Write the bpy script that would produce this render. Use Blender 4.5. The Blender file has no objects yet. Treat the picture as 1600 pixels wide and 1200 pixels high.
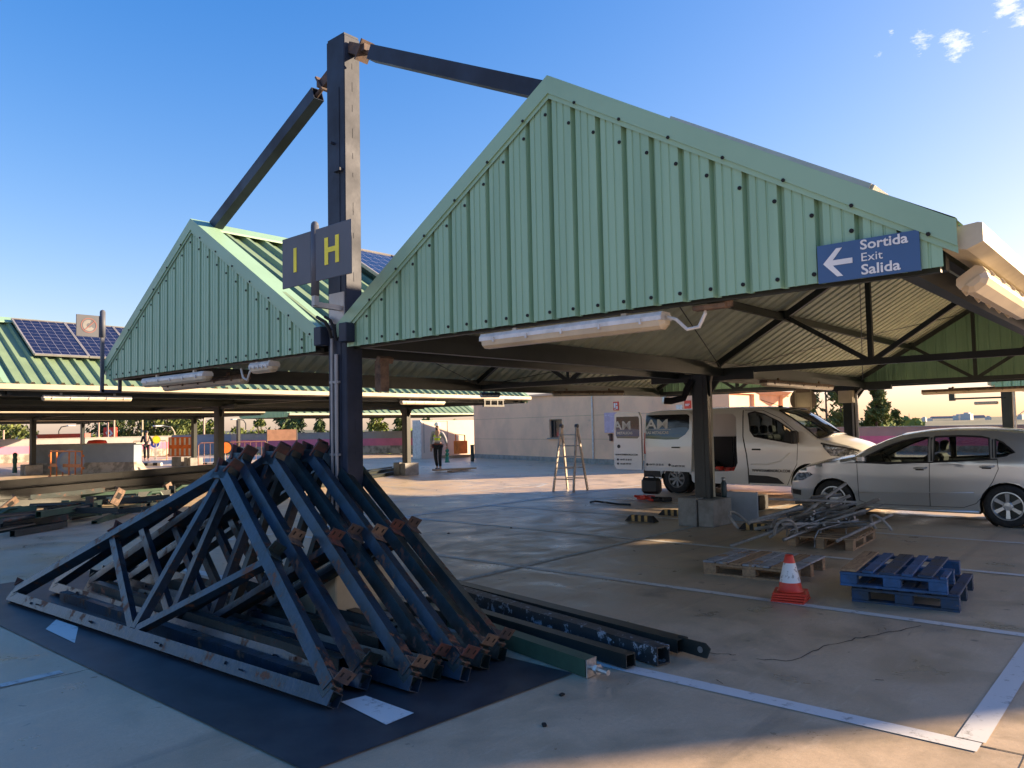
import bpy, bmesh, math, random
from mathutils import Vector, Matrix
from mathutils.geometry import tessellate_polygon
R = math.radians
S = bpy.context.scene
COL = S.collection
random.seed(7)

# ------------------------------------------------------------------ camera
cam = bpy.data.cameras.new('camera'); co = bpy.data.objects.new('camera', cam); COL.objects.link(co)
M3 = Matrix(((0.6585113, -0.02812343, -0.75204517), (-0.75230329, -0.05124385, -0.656821), (-0.02006563, 0.99829011, -0.054902)))
co.matrix_world = Matrix.Translation((0, 0, 1.62)) @ M3.to_4x4()
cam.sensor_width = 36; cam.lens = 27.11; cam.clip_start = 0.05; cam.clip_end = 20000
S.camera = co
# ------------------------------------------------------------------ sky, sun, exposure
SUN_AZ = R(-37); SUN_EL = R(16.5)
sd = Vector((math.cos(SUN_AZ)*math.cos(SUN_EL), math.sin(SUN_AZ)*math.cos(SUN_EL), math.sin(SUN_EL)))
W = bpy.data.worlds.new('World'); S.world = W; W.use_nodes = True
nt = W.node_tree; nt.nodes.clear()
wout = nt.nodes.new('ShaderNodeOutputWorld'); bg = nt.nodes.new('ShaderNodeBackground')
sky = nt.nodes.new('ShaderNodeTexSky'); sky.sky_type = 'NISHITA'; sky.sun_disc = False
sky.sun_elevation = SUN_EL; sky.sun_rotation = math.pi/2 - SUN_AZ
sky.altitude = 60; sky.air_density = 1.0; sky.dust_density = .9; sky.ozone_density = 3.0
bg.inputs['Strength'].default_value = 0.13
# small wisps of cloud, fixed in the sky by direction
tc = nt.nodes.new('ShaderNodeTexCoord')
def wmath(op, a, b=None, c=None, clamp=False):
    n = nt.nodes.new('ShaderNodeMath'); n.operation = op; n.use_clamp = clamp
    for i, v in enumerate((a, b, c)):
        if v is None: continue
        if isinstance(v, (int, float)): n.inputs[i].default_value = v
        else: nt.links.new(v, n.inputs[i])
    return n.outputs[0]
mp = nt.nodes.new('ShaderNodeMapping'); nt.links.new(tc.outputs['Generated'], mp.inputs[0])
mp.inputs['Rotation'].default_value = (0, 0, R(20)); mp.inputs['Scale'].default_value = (1, 1, 2.6)
cn = nt.nodes.new('ShaderNodeTexNoise'); cn.inputs['Scale'].default_value = 44; cn.inputs['Detail'].default_value = 10; cn.inputs['Roughness'].default_value = .74
nt.links.new(mp.outputs[0], cn.inputs['Vector'])
blobs = None
CLOUDS = []   # (direction, radius, gain) filled below
def cdir(px, py):
    v = M3 @ Vector(((px-800)/1204.85, (600-py)/1204.85, -1.0)); return v.normalized()
CLOUDS = [(cdir(1492, 68), .0270, 1.0), (cdir(1440, 66), .022, .75), (cdir(1392, 50), .008, .7), (cdir(1375, 86), .009, .6),
          (cdir(1545, 50), .014, .7), (cdir(1575, 5), .022, 1.0), (cdir(1600, 30), .022, .9)]
for d, r, g in CLOUDS:
    dp = nt.nodes.new('ShaderNodeVectorMath'); dp.operation = 'DISTANCE'
    nt.links.new(tc.outputs['Generated'], dp.inputs[0]); dp.inputs[1].default_value = d
    m = wmath('MULTIPLY', wmath('SUBTRACT', 1.0, wmath('DIVIDE', dp.outputs['Value'], r), clamp=True), g)
    blobs = m if blobs is None else wmath('MAXIMUM', blobs, m)
cm = wmath('MULTIPLY', wmath('SUBTRACT', wmath('ADD', cn.outputs[0], wmath('MULTIPLY', blobs, .42)), .71, clamp=True), 3.6, clamp=True)
cm = wmath('MULTIPLY', cm, wmath('MULTIPLY', blobs, 4.0, clamp=True))
mx = nt.nodes.new('ShaderNodeMixRGB'); mx.inputs[2].default_value = (1.45, 1.4, 1.4, 1)
sx = nt.nodes.new('ShaderNodeSeparateColor'); nt.links.new(sky.outputs[0], sx.inputs[0]); cx_ = nt.nodes.new('ShaderNodeCombineColor')
for i in range(3):      # highlight roll-off of the air near the sun, as a camera keeps it
    xi = wmath('MULTIPLY', sx.outputs[i], (.47, .40, .465)[i])
    nt.links.new(wmath('DIVIDE', xi, wmath('ADD', 1.0, wmath('DIVIDE', xi, (3.7, 2.95, 2.45)[i]))), cx_.inputs[i])
hs = nt.nodes.new('ShaderNodeHueSaturation'); hs.inputs['Saturation'].default_value = 1.5; nt.links.new(cx_.outputs[0], hs.inputs['Color'])
nt.links.new(cm, mx.inputs[0]); nt.links.new(hs.outputs[0], mx.inputs[1])
nt.links.new(mx.outputs[0], bg.inputs['Color']); nt.links.new(bg.outputs[0], wout.inputs['Surface'])
sl = bpy.data.lights.new('sun', 'SUN'); so = bpy.data.objects.new('sun', sl); COL.objects.link(so)
sl.energy = 2.25; sl.angle = R(0.9); sl.color = (1.0, .74, .48)
so.rotation_euler = (-sd).to_track_quat('-Z', 'Y').to_euler()
S.view_settings.view_transform = 'Standard'; S.view_settings.look = 'None'
S.view_settings.exposure = 2.95; S.view_settings.gamma = 1
S.render.engine = 'CYCLES'
S.cycles.max_bounces = 8; S.cycles.transparent_max_bounces = 16

# ------------------------------------------------------------------ materials
MATS = {}
def pbr(name, col, rough=.6, metal=0, col2=None, scale=3, contrast=(.4, .62), bump=0, bscale=None, rust=None, rust_amt=.62, rscale=5,
        stretch=(1, 1, 1), spec=.5, rvar=0, detail=5, coat=0):
    if name in MATS: return MATS[name]
    m = bpy.data.materials.new(name); m.use_nodes = True; t = m.node_tree; L = t.links
    b = t.nodes['Principled BSDF']; b.inputs['Roughness'].default_value = rough; b.inputs['Metallic'].default_value = metal
    b.inputs['Specular IOR Level'].default_value = spec; b.inputs['Coat Weight'].default_value = coat; b.inputs['Coat Roughness'].default_value = .06
    b.inputs['Base Color'].default_value = (*col, 1)
    tcn = t.nodes.new('ShaderNodeTexCoord'); mpn = t.nodes.new('ShaderNodeMapping'); mpn.inputs['Scale'].default_value = stretch
    L.new(tcn.outputs['Object'], mpn.inputs[0])
    cur = None
    if col2 is None: col2 = tuple(c*.82 for c in col)
    n = t.nodes.new('ShaderNodeTexNoise'); n.inputs['Scale'].default_value = scale; n.inputs['Detail'].default_value = detail; n.inputs['Roughness'].default_value = .62
    L.new(mpn.outputs[0], n.inputs['Vector'])
    mr = t.nodes.new('ShaderNodeMapRange'); mr.inputs[1].default_value = contrast[0]; mr.inputs[2].default_value = contrast[1]; L.new(n.outputs[0], mr.inputs[0])
    mixn = t.nodes.new('ShaderNodeMixRGB'); mixn.inputs[1].default_value = (*col, 1); mixn.inputs[2].default_value = (*col2, 1)
    L.new(mr.outputs[0], mixn.inputs[0]); cur = mixn.outputs[0]
    if rust:
        n2 = t.nodes.new('ShaderNodeTexNoise'); n2.inputs['Scale'].default_value = rscale; n2.inputs['Detail'].default_value = 8; n2.inputs['Roughness'].default_value = .7
        L.new(tcn.outputs['Object'], n2.inputs['Vector'])
        m2 = t.nodes.new('ShaderNodeMapRange'); m2.inputs[1].default_value = rust_amt; m2.inputs[2].default_value = rust_amt+.04; L.new(n2.outputs[0], m2.inputs[0])
        x2 = t.nodes.new('ShaderNodeMixRGB'); x2.inputs[2].default_value = (*rust, 1); L.new(m2.outputs[0], x2.inputs[0]); L.new(cur, x2.inputs[1]); cur = x2.outputs[0]
        rr = t.nodes.new('ShaderNodeMapRange'); rr.inputs[3].default_value = rough; rr.inputs[4].default_value = .9; L.new(m2.outputs[0], rr.inputs[0]); L.new(rr.outputs[0], b.inputs['Roughness'])
    elif rvar:
        rr = t.nodes.new('ShaderNodeMapRange'); rr.inputs[1].default_value = .35; rr.inputs[2].default_value = .65
        rr.inputs[3].default_value = max(.02, rough-rvar); rr.inputs[4].default_value = rough+rvar; L.new(n.outputs[0], rr.inputs[0]); L.new(rr.outputs[0], b.inputs['Roughness'])
    L.new(cur, b.inputs['Base Color'])
    if bump:
        nb = t.nodes.new('ShaderNodeTexNoise'); nb.inputs['Scale'].default_value = bscale or scale*8; nb.inputs['Detail'].default_value = 4
        L.new(tcn.outputs['Object'], nb.inputs['Vector'])
        bp = t.nodes.new('ShaderNodeBump'); bp.inputs['Strength'].default_value = bump; bp.inputs['Distance'].default_value = .01
        L.new(nb.outputs[0], bp.inputs['Height']); L.new(bp.outputs[0], b.inputs['Normal'])
    MATS[name] = m; return m

def floor_material():
    m = bpy.data.materials.new('worn_concrete_floor'); m.use_nodes = True; t = m.node_tree; L = t.links; b = t.nodes['Principled BSDF']
    g = t.nodes.new('ShaderNodeTexCoord')
    def noise(scale, det, rough, stretch=(1, 1, 1), rot=0):
        mp_ = t.nodes.new('ShaderNodeMapping'); mp_.inputs['Scale'].default_value = stretch; mp_.inputs['Rotation'].default_value = (0, 0, rot)
        L.new(g.outputs['Object'], mp_.inputs[0]); n = t.nodes.new('ShaderNodeTexNoise'); n.inputs['Scale'].default_value = scale
        n.inputs['Detail'].default_value = det; n.inputs['Roughness'].default_value = rough; n.inputs['Distortion'].default_value = .4; L.new(mp_.outputs[0], n.inputs['Vector']); return n.outputs[0]
    def rng(v, a, b_, c=0, d=1):
        r = t.nodes.new('ShaderNodeMapRange'); r.inputs[1].default_value = a; r.inputs[2].default_value = b_; r.inputs[3].default_value = c; r.inputs[4].default_value = d; L.new(v, r.inputs[0]); return r.outputs[0]
    def mix(f, a, b_, mode='MIX'):
        x = t.nodes.new('ShaderNodeMixRGB'); x.blend_type = mode
        for i, v in ((0, f), (1, a), (2, b_)):
            if isinstance(v, tuple): x.inputs[i].default_value = (*v, 1)
            elif isinstance(v, (int, float)): x.inputs[i].default_value = v
            else: L.new(v, x.inputs[i])
        return x.outputs[0]
    big = noise(.45, 6, .6); mid = noise(1.7, 8, .68, (1, 1, 1), .5); fine = noise(38, 5, .7); scr = noise(3.0, 9, .72, (.5, 2.4, 1), R(35)); spots = noise(7, 3, .5)
    c = mix(rng(big, .36, .62), (.50, .375, .25), (.62, .485, .335))
    c = mix(rng(mid, .46, .64, 0, .75), c, (.335, .27, .185))
    c = mix(rng(scr, .57, .72, 0, .55), c, (.70, .585, .43))
    c = mix(rng(scr, .25, .40, .6, 0), c, (.28, .24, .19))
    c = mix(rng(spots, .70, .74, 0, .5), c, (.07, .065, .06))
    c = mix(rng(fine, .3, .7, .0, .32), c, (.26, .22, .17))
    st = noise(.9, 4, .5, (1, 1, 1), 1.1); c = mix(rng(st, .60, .70, 0, .55), c, (.15, .135, .11))
    vo = t.nodes.new('ShaderNodeTexVoronoi'); vo.inputs['Scale'].default_value = 2.2; L.new(g.outputs['Object'], vo.inputs['Vector']); c = mix(rng(vo.outputs['Distance'], .035, .075, .6, 0), c, (.10, .09, .075))
    ty = noise(1.1, 3, .5, (.12, 3.5, 1), R(8)); c = mix(rng(ty, .62, .70, 0, .28), c, (.13, .125, .115))
    grit = noise(160, 2, .5); c = mix(rng(grit, .64, .72, 0, .5), c, (.12, .11, .09)); c = mix(rng(grit, .30, .36, .35, 0), c, (.7, .65, .56))
    L.new(c, b.inputs['Base Color'])
    L.new(rng(mid, .35, .65, .60, .26), b.inputs['Roughness']); b.inputs['Specular IOR Level'].default_value = .5
    bp = t.nodes.new('ShaderNodeBump'); bp.inputs['Strength'].default_value = .25; bp.inputs['Distance'].default_value = .004; L.new(fine, bp.inputs['Height']); L.new(bp.outputs[0], b.inputs['Normal'])
    return m
def paint_material(name, col, thr, under):
    m = bpy.data.materials.new(name); m.use_nodes = True; t = m.node_tree; L = t.links; b = t.nodes['Principled BSDF']
    g = t.nodes.new('ShaderNodeTexCoord'); n = t.nodes.new('ShaderNodeTexNoise'); n.inputs['Scale'].default_value = 9; n.inputs['Detail'].default_value = 9; n.inputs['Roughness'].default_value = .75
    L.new(g.outputs['Object'], n.inputs['Vector']); r = t.nodes.new('ShaderNodeMapRange'); r.inputs[1].default_value = thr; r.inputs[2].default_value = thr+.10; L.new(n.outputs[0], r.inputs[0])
    x = t.nodes.new('ShaderNodeMixRGB'); x.inputs[1].default_value = (*col, 1); x.inputs[2].default_value = (*under, 1); L.new(r.outputs[0], x.inputs[0])
    L.new(x.outputs[0], b.inputs['Base Color']); b.inputs['Roughness'].default_value = .6
    return m
def glass(name, tint=(.55, .62, .6), refl=.9):
    m = bpy.data.materials.new(name); m.use_nodes = True; t = m.node_tree; t.nodes.clear()
    o = t.nodes.new('ShaderNodeOutputMaterial'); mixs = t.nodes.new('ShaderNodeMixShader'); tr = t.nodes.new('ShaderNodeBsdfTransparent'); gl = t.nodes.new('ShaderNodeBsdfGlossy')
    fr = t.nodes.new('ShaderNodeFresnel'); fr.inputs[0].default_value = 1.5; tr.inputs[0].default_value = (*tint, 1); gl.inputs['Roughness'].default_value = .02; gl.inputs[0].default_value = (refl, refl, refl, 1)
    t.links.new(fr.outputs[0], mixs.inputs[0]); t.links.new(tr.outputs[0], mixs.inputs[1]); t.links.new(gl.outputs[0], mixs.inputs[2]); t.links.new(mixs.outputs[0], o.inputs[0]); return m

GREEN = pbr('green_sheet', (.265, .445, .30), .46, 0, (.21, .37, .245), 2.6, bump=.05, bscale=9, stretch=(1, 1.6, .12), contrast=(.42, .72), rust=(.22, .13, .07), rust_amt=.735, rscale=9)
GREENTRIM = pbr('green_trim', (.26, .43, .295), .44, 0, (.23, .385, .265), 1.0, rvar=.05)
ROOF = pbr('green_roof_sheet', (.19, .28, .165), .5, 0, (.16, .24, .14), 2.0, bump=.03)
ROOFIN = pbr('roof_underside', (.58, .62, .46), .5, 0, (.46, .50, .38), 2.5)
CREAM = pbr('cream_gutter', (.50, .44, .31), .5, 0, (.42, .37, .26), 3, rvar=.08)
DSTEEL = pbr('dark_blue_steel', (.026, .038, .066), .55, 0, (.020, .028, .045), 2, bump=.06, bscale=30, rvar=.08, spec=.25)
BSTEEL = pbr('black_green_steel', (.012, .018, .017), .42, 0, (.02, .026, .024), 3, bump=.06, rust=(.09, .045, .025), rust_amt=.68)
TSTEEL = pbr('sky_tinted_truss_paint', (.016, .036, .062), .33, 0, (.010, .018, .022), 6, bump=.22, bscale=34, rust=(.13, .06, .035), rust_amt=.575, rscale=6, spec=.45)  # blue of the reflected sky is put into the dark green paint's colour
TSTEEL2 = pbr('dark_green_truss_paint', (.009, .017, .016), .36, 0, (.016, .032, .036), 5, bump=.22, bscale=34, rust=(.12, .055, .035), rust_amt=.57, rscale=6, spec=.45)
RUST = pbr('rusty_plate', (.13, .045, .034), .75, 0, (.05, .035, .03), 12, bump=.3, bscale=60)
RUSTTAN = pbr('tan_rusty_plate', (.20, .13, .085), .7, 0, (.09, .06, .045), 14, bump=.3, bscale=60)
RUSTDULL = pbr('dull_brown_rust', (.11, .07, .05), .8, 0, (.05, .045, .05), 12, bump=.3, bscale=60)
BLACK = pbr('black_void', (.008, .008, .008), .8)
RUBBER = pbr('tyre_rubber', (.018, .018, .019), .85, 0, (.03, .03, .03), 20)
GREYCONC = pbr('grey_concrete_block', (.30, .295, .28), .85, 0, (.21, .205, .19), 4, bump=.2, bscale=40)
WOOD = pbr('pallet_wood', (.42, .27, .15), .75, 0, (.27, .17, .10), 6, stretch=(6, 1, 6), bump=.2, bscale=50)
BLUEWOOD = pbr('blue_painted_wood', (.022, .105, .27), .6, 0, (.018, .065, .15), 6, bump=.35, bscale=40, rust=(.20, .14, .09), rust_amt=.62, rscale=8, stretch=(1, 1, 1))
BLUEWOOD2 = pbr('dark_blue_wood', (.016, .055, .13), .65, 0, (.03, .045, .06), 6, bump=.35, bscale=40, rust=(.15, .11, .08), rust_amt=.60, rscale=7)
GREYWOOD = pbr('grey_painted_wood', (.36, .38, .41), .7, 0, (.22, .23, .25), 7, bump=.2, bscale=40, rust=(.36, .23, .13), rust_amt=.56, rscale=4)
ALU = pbr('aluminium', (.55, .54, .52), .4, .85, (.38, .36, .33), 9, rvar=.12)
WHITEPL = pbr('white_plastic', (.68, .68, .66), .45, 0, (.52, .52, .50), 9)
DIFF = pbr('yellowed_diffuser', (.62, .52, .36), .3, 0, (.5, .42, .3), 3)
SIGNGREY = pbr('sign_grey', (.105, .115, .14), .55, 0, (.09, .10, .12), 2, spec=.3)
YELLOW = pbr('sign_yellow', (.95, .80, .03), .5)
SIGNBLUE = pbr('sign_blue', (.030, .095, .235), .4, 0, (.027, .085, .21), 2)
WHITE = pbr('white_paint', (.78, .78, .76), .5)
ORANGE = pbr('orange_plastic', (.80, .20, .03), .5, 0, (.6, .14, .02), 4)
REDPL = pbr('red_plastic', (.72, .05, .025), .45, 0, (.55, .04, .02), 5)
BUILD = pbr('pink_beige_render', (.88, .55, .36), .9, 0, (.74, .47, .32), .8, rust=(.56, .37, .27), rust_amt=.66, rscale=1.6, bump=.4, bscale=30)

# ------------------------------------------------------------------ mesh builders
class B:
    def __init__(s): s.bm = bmesh.new(); s.mi = 0
    def _f(s, fs):
        for f in fs: f.material_index = s.mi
    def box(s, c, d, rot=None, bevel=0):
        g = bmesh.ops.create_cube(s.bm, size=1)
        M = Matrix.Translation(c) @ (rot.to_4x4() if rot else Matrix()) @ Matrix.Diagonal((*d, 1))
        vs = g['verts']; bmesh.ops.transform(s.bm, matrix=M, verts=vs)
        fs = list({f for v in vs for f in v.link_faces}); s._f(fs)
        if bevel:
            es = list({e for v in vs for e in v.link_edges}); r = bmesh.ops.bevel(s.bm, geom=es, offset=bevel, segments=1, affect='EDGES'); s._f(r['faces'])
        return s
    def bx(s, x0, x1, y0, y1, z0, z1, bevel=0): return s.box(((x0+x1)/2, (y0+y1)/2, (z0+z1)/2), (abs(x1-x0), abs(y1-y0), abs(z1-z0)), None, bevel)
    @staticmethod
    def frame(p, q, up=(0, 0, 1)):
        p, q = Vector(p), Vector(q); z = (q-p).normalized(); u = Vector(up)
        if abs(z.dot(u)) > .98: u = Vector((1, 0, 0))
        x = u.cross(z).normalized(); y = z.cross(x); return p, q, Matrix((x, y, z)).transposed()
    def bar(s, p, q, w, h, up=(0, 0, 1), bevel=0):   # w across, h along 'up'
        p, q, r = B.frame(p, q, up); return s.box((p+q)/2, (w, h, (q-p).length), r, bevel)
    def hollow(s, p, q, w, h, t=.006, up=(0, 0, 1), inner=None):   # open-ended square tube
        p, q, r = B.frame(p, q, up); rings = []
        for ww, hh in ((w, h), (w-2*t, h-2*t)):
            for e in (p, q):
                rings.append([s.bm.verts.new(e + r @ Vector((a*ww/2, b*hh/2, 0))) for a, b in ((-1, -1), (1, -1), (1, 1), (-1, 1))])
        o0, o1, i0, i1 = rings
        for k in range(4):
            j = (k+1) % 4
            s._f([s.bm.faces.new((o0[k], o0[j], o1[j], o1[k])), s.bm.faces.new((i0[j], i0[k], i1[k], i1[j])),
                  s.bm.faces.new((o0[j], o0[k], i0[k], i0[j])), s.bm.faces.new((o1[k], o1[j], i1[j], i1[k]))])
        return s
    def cyl(s, p, q, r, n=12, r2=None, caps=True):
        p, q, m = B.frame(p, q); r2 = r if r2 is None else r2
        a = [s.bm.verts.new(p + m @ Vector((math.cos(2*math.pi*i/n)*r, math.sin(2*math.pi*i/n)*r, 0))) for i in range(n)]
        b = [s.bm.verts.new(q + m @ Vector((math.cos(2*math.pi*i/n)*r2, math.sin(2*math.pi*i/n)*r2, 0))) for i in range(n)]
        fs = [s.bm.faces.new((a[i], a[(i+1) % n], b[(i+1) % n], b[i])) for i in range(n)]
        if caps: fs += [s.bm.faces.new(a[::-1]), s.bm.faces.new(b)]
        s._f(fs); return s
    def path(s, pts, r, n=6):
        pts = [Vector(p) for p in pts]; prev = None; fs = []
        for i, p in enumerate(pts):
            d = (pts[min(i+1, len(pts)-1)] - pts[max(i-1, 0)])
            _, _, m = B.frame((0, 0, 0), d)
            ring = [s.bm.verts.new(p + m @ Vector((math.cos(2*math.pi*k/n)*r, math.sin(2*math.pi*k/n)*r, 0))) for k in range(n)]
            if prev:
                for k in range(n): fs.append(s.bm.faces.new((prev[k], prev[(k+1) % n], ring[(k+1) % n], ring[k])))
            else: fs.append(s.bm.faces.new(ring[::-1]))
            prev = ring
        fs.append(s.bm.faces.new(prev)); s._f(fs); return s
    def poly(s, pts):
        s._f([s.bm.faces.new([s.bm.verts.new(p) for p in pts])]); return s
    def prism(s, pts, vec):   # planar polygon extruded by vec
        vec = Vector(vec); a = [s.bm.verts.new(p) for p in pts]; b = [s.bm.verts.new(Vector(p)+vec) for p in pts]; n = len(pts)
        fs = [s.bm.faces.new(a), s.bm.faces.new(b[::-1])] + [s.bm.faces.new((a[(i+1) % n], a[i], b[i], b[(i+1) % n])) for i in range(n)]
        s._f(fs); return s
    def lathe(s, prof, n=24, c=(0, 0, 0), axis='Z'):
        rings = []; c = Vector(c)
        for r, z in prof:
            ring = []
            for i in range(n):
                a = 2*math.pi*i/n; v = Vector((math.cos(a)*r, math.sin(a)*r, z))
                if axis == 'Y': v = Vector((v.x, v.z, v.y))
                if axis == 'X': v = Vector((v.z, v.x, v.y))
                ring.append(s.bm.verts.new(c+v))
            rings.append(ring)
        fs = []
        for a, b in zip(rings, rings[1:]):
            for i in range(n): fs.append(s.bm.faces.new((a[i], a[(i+1) % n], b[(i+1) % n], b[i])))
        s._f(fs); return s
    def sheet(s, prof, dirv, thick=0):   # open profile polyline swept by a vector function
        a = [s.bm.verts.new(p) for p in prof]; b = [s.bm.verts.new(Vector(p)+Vector(dirv)) for p in prof]
        s._f([s.bm.faces.new((a[i], a[i+1], b[i+1], b[i])) for i in range(len(a)-1)]); return s
    def grid(s, rows):
        vs = [[s.bm.verts.new(p) for p in r] for r in rows]
        s._f([s.bm.faces.new((vs[i][j], vs[i][j+1], vs[i+1][j+1], vs[i+1][j])) for i in range(len(vs)-1) for j in range(len(vs[0])-1)]); return s
    def done(s, name, mats, parent=None, smooth=False, normals=True):
        if normals: bmesh.ops.recalc_face_normals(s.bm, faces=s.bm.faces)
        me = bpy.data.meshes.new(name); s.bm.to_mesh(me); s.bm.free()
        for m in (mats if isinstance(mats, (list, tuple)) else [mats]): me.materials.append(m)
        if smooth: me.shade_smooth()
        o = bpy.data.objects.new(name, me); COL.objects.link(o)
        if parent: adopt(o, parent)
        return o
def adopt(o, parent):
    o.parent = parent
    o.matrix_parent_inverse = Matrix.Translation(-parent.location) if parent.type == 'EMPTY' and not parent.get('local') else Matrix.Identity(4)
def tag(o, label, cat, group=None):
    o['label'] = label; o['category'] = cat
    if group: o['group'] = group
    return o
def thing(name, label, cat, loc=(0, 0, 0), group=None, local=False, rot=(0, 0, 0)):
    # children are modelled in world space unless local=True
    o = bpy.data.objects.new(name, None); COL.objects.link(o); o.location = loc; o.rotation_euler = rot; o.empty_display_size = .2
    if local: o['local'] = 1
    return tag(o, label, cat, group)
def struct(o, kind='structure'): o['kind'] = kind; return o
def copy_thing(root, loc, rot=None, label=None, group=None):
    def rec(o, par):
        c = o.copy(); COL.objects.link(c)
        if par: c.parent = par; c.matrix_parent_inverse = o.matrix_parent_inverse.copy()
        for ch in list(o.children): rec(ch, c)
        return c
    r = rec(root, None); r.location = loc
    if rot is not None: r.rotation_euler = rot
    if label: r['label'] = label
    if group: r['group'] = group
    return r
def text(body, size, mat, M, name='lettering', parent=None, bold=0.0, xs=1.0, ext=.002, align='LEFT'):
    cu = bpy.data.curves.new('t', 'FONT'); cu.body = body; cu.size = size; cu.extrude = ext; cu.offset = bold; cu.align_x = align; cu.resolution_u = 3
    o = bpy.data.objects.new('t', cu); COL.objects.link(o)
    dg = bpy.context.evaluated_depsgraph_get(); me = bpy.data.meshes.new_from_object(o.evaluated_get(dg)); bpy.data.objects.remove(o)
    me.transform(M @ Matrix.Diagonal((xs, 1, 1, 1))); me.materials.clear(); me.materials.append(mat); me.name = name
    n = bpy.data.objects.new(name, me); COL.objects.link(n)
    if parent: adopt(n, parent)
    return n
def basis(o, x, y):   # matrix with local x,y axes
    x = Vector(x).normalized(); y = Vector(y).normalized(); z = x.cross(y)
    m = Matrix((x, y, z)).transposed().to_4x4(); m.translation = o; return m
def bearing(px, D):   # a plan point at a compass bearing and distance from the viewpoint
    u = (px-800)/1204.85; return Vector((D*(.752+.6585*u), D*(.6568-.7523*u), 0))
def single(b, name, mat, loc, label, cat, group=None, smooth=False):   # a thing that is one mesh, modelled in world space, origin at its base
    o = b.done(name, mat, None, smooth); loc = Vector(loc); o.data.transform(Matrix.Translation(-loc)); o.location = loc
    return tag(o, label, cat, group)

# ================================================================== SETTING
WALL_PTS = [(-70, 43.6), (14.9, 54.5), (26.8, 56.2), (35.2, 32.4)]
RW_X = 41.0
b = B(); b.poly([(-70, -60, 0), (RW_X, -60, 0), (RW_X, 33, 0), (35.2, 32.5, 0), (26.8, 56.2, 0), (-70, 43.6, 0)])
struct(b.done('parking_deck', floor_material()))
b = B(); b.poly([(-9000, -9000, -9), (9000, -9000, -9), (9000, 9000, -9), (-9000, 9000, -9)])
struct(b.done('ground', pbr('far_scrub', (.10, .11, .055), .95, 0, (.055, .075, .035), .004, detail=12, contrast=(.42, .58))))
# low hills on the horizon
hm = pbr('far_hills', (.13, .13, .08), .95, 0, (.07, .085, .05), .006, detail=12, contrast=(.42, .56))
b = B(); rows = []
for k in range(10):
    row = []
    for i in range(121):
        a = R(-75 + i*1.6); rr = 1100 + k*260
        h = -9 + (k/9)**1.3*(11 + 3.5*math.sin(i*.31) + 2.2*math.sin(i*.83+1) + 1.2*math.sin(i*2.1)) + random.uniform(-.6, .9)*(k > 0)
        row.append((rr*math.cos(a), rr*math.sin(a), h))
    rows.append(row)
b.grid(rows); struct(b.done('hills', hm, smooth=True))

# painted bay lines
PW = paint_material('worn_white_line', (.62, .62, .60), .56, (.27, .26, .235))
PW2 = paint_material('faded_white_line', (.50, .50, .475), .50, (.26, .255, .23))
b = B()
def line(p, q, w=.1, z=.004, mi=0):
    p = Vector((*p, z)); q = Vector((*q, z)); n = Vector((-(q-p).y, (q-p).x, 0)).normalized()*w/2; b.mi = mi
    L = (q-p).length; k = max(1, int(L/2))
    for i in range(k):
        a, c = p.lerp(q, i/k), p.lerp(q, (i+1)/k); b.poly([a-n, c-n, c+n, a+n])
for X in (4.40, 6.84, 9.38, 11.74, 14.12, 16.5, 18.9): line((X, .85), (X, 10.97), .11 if X > 5 else .13)
line((4.47, .90), (19.0, .90), .13, .006); line((4.47, 5.88), (19.0, 5.88), .09, .006, 1); line((4.47, 10.93), (19.0, 10.93), .09, .006)
for X in (4.4, 6.84, 9.3, 11.7, 14.1, 16.5, 18.9): line((X, 15.9), (X, 25.5), .1, .004, 1)
line((10.0, 13.6), (17.0, 13.6), .12, .004, 1); line((17.0, 13.6), (15.8, 14.2), .12, .006, 1); line((17.0, 13.6), (15.8, 13.0), .12, .006, 1)
line((-12, 5.9), (2.0, 5.9), .09, .004, 1); line((20, 33), (24, 44), .12); line((16, 34), (23, 46), .12, .004, 1)
struct(b.done('bay_lines', [PW, PW2]))
b = B(); b.poly([(2.16, 3.22, .008), (4.09, 3.10, .008), (4.16, 9.9, .008), (2.12, 9.9, .008)])
struct(b.done('black_floor_paint', pbr('black_floor_paint', (.030, .034, .042), .42, 0, (.05, .054, .06), 3.5, rust=(.16, .155, .145), rust_amt=.69, rscale=7, rvar=.1)))
b = B()
for q in ([(2.33, 7.25), (2.51, 7.55), (2.53, 7.1), (2.32, 6.58)], [(2.82, 3.86), (2.98, 3.83), (2.97, 3.38), (2.76, 3.37)]):
    b.poly([(x, y, .012) for x, y in q])
struct(b.done('arrow_paint', PW))
# cracks and slab joints
CR = pbr('crack_dark', (.05, .045, .04), .9)
b = B()
def crack(pts, w, jit=.02, n=5):
    P = []
    for a, c in zip(pts, pts[1:]):
        for k in range(n):
            t = k/n; P.append(Vector((a[0]+(c[0]-a[0])*t+random.uniform(-jit, jit), a[1]+(c[1]-a[1])*t+random.uniform(-jit, jit), .0025)))
    P.append(Vector((*pts[-1], .0025)))
    for a, c in zip(P, P[1:]):
        nn = Vector((-(c-a).y, (c-a).x, 0)).normalized()*w*random.uniform(.3, .6); b.poly([a-nn, c-nn, c+nn, a+nn])
crack([(5.11, 2.31), (5.23, 2.09), (5.69, 2.04), (5.97, 1.95), (6.28, 1.81), (6.69, 1.65)], .010)
crack([(4.9, 2.9), (5.05, 2.6), (5.12, 2.45)], .008)
crack([(4.385, 2.98), (4.385, 2.02), (4.44, .67)], .014, .006, 12)
crack([(-6, 5.9), (1.6, 5.84), (2.14, 5.8), (4.1, 5.6)], .008, .012, 14)
crack([(5.18, 11.45), (8, 13.0), (12.68, 15.47)], .006)
crack([(-6, .7), (4.4, .67), (12, .62)], .006, .004, 20)
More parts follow.
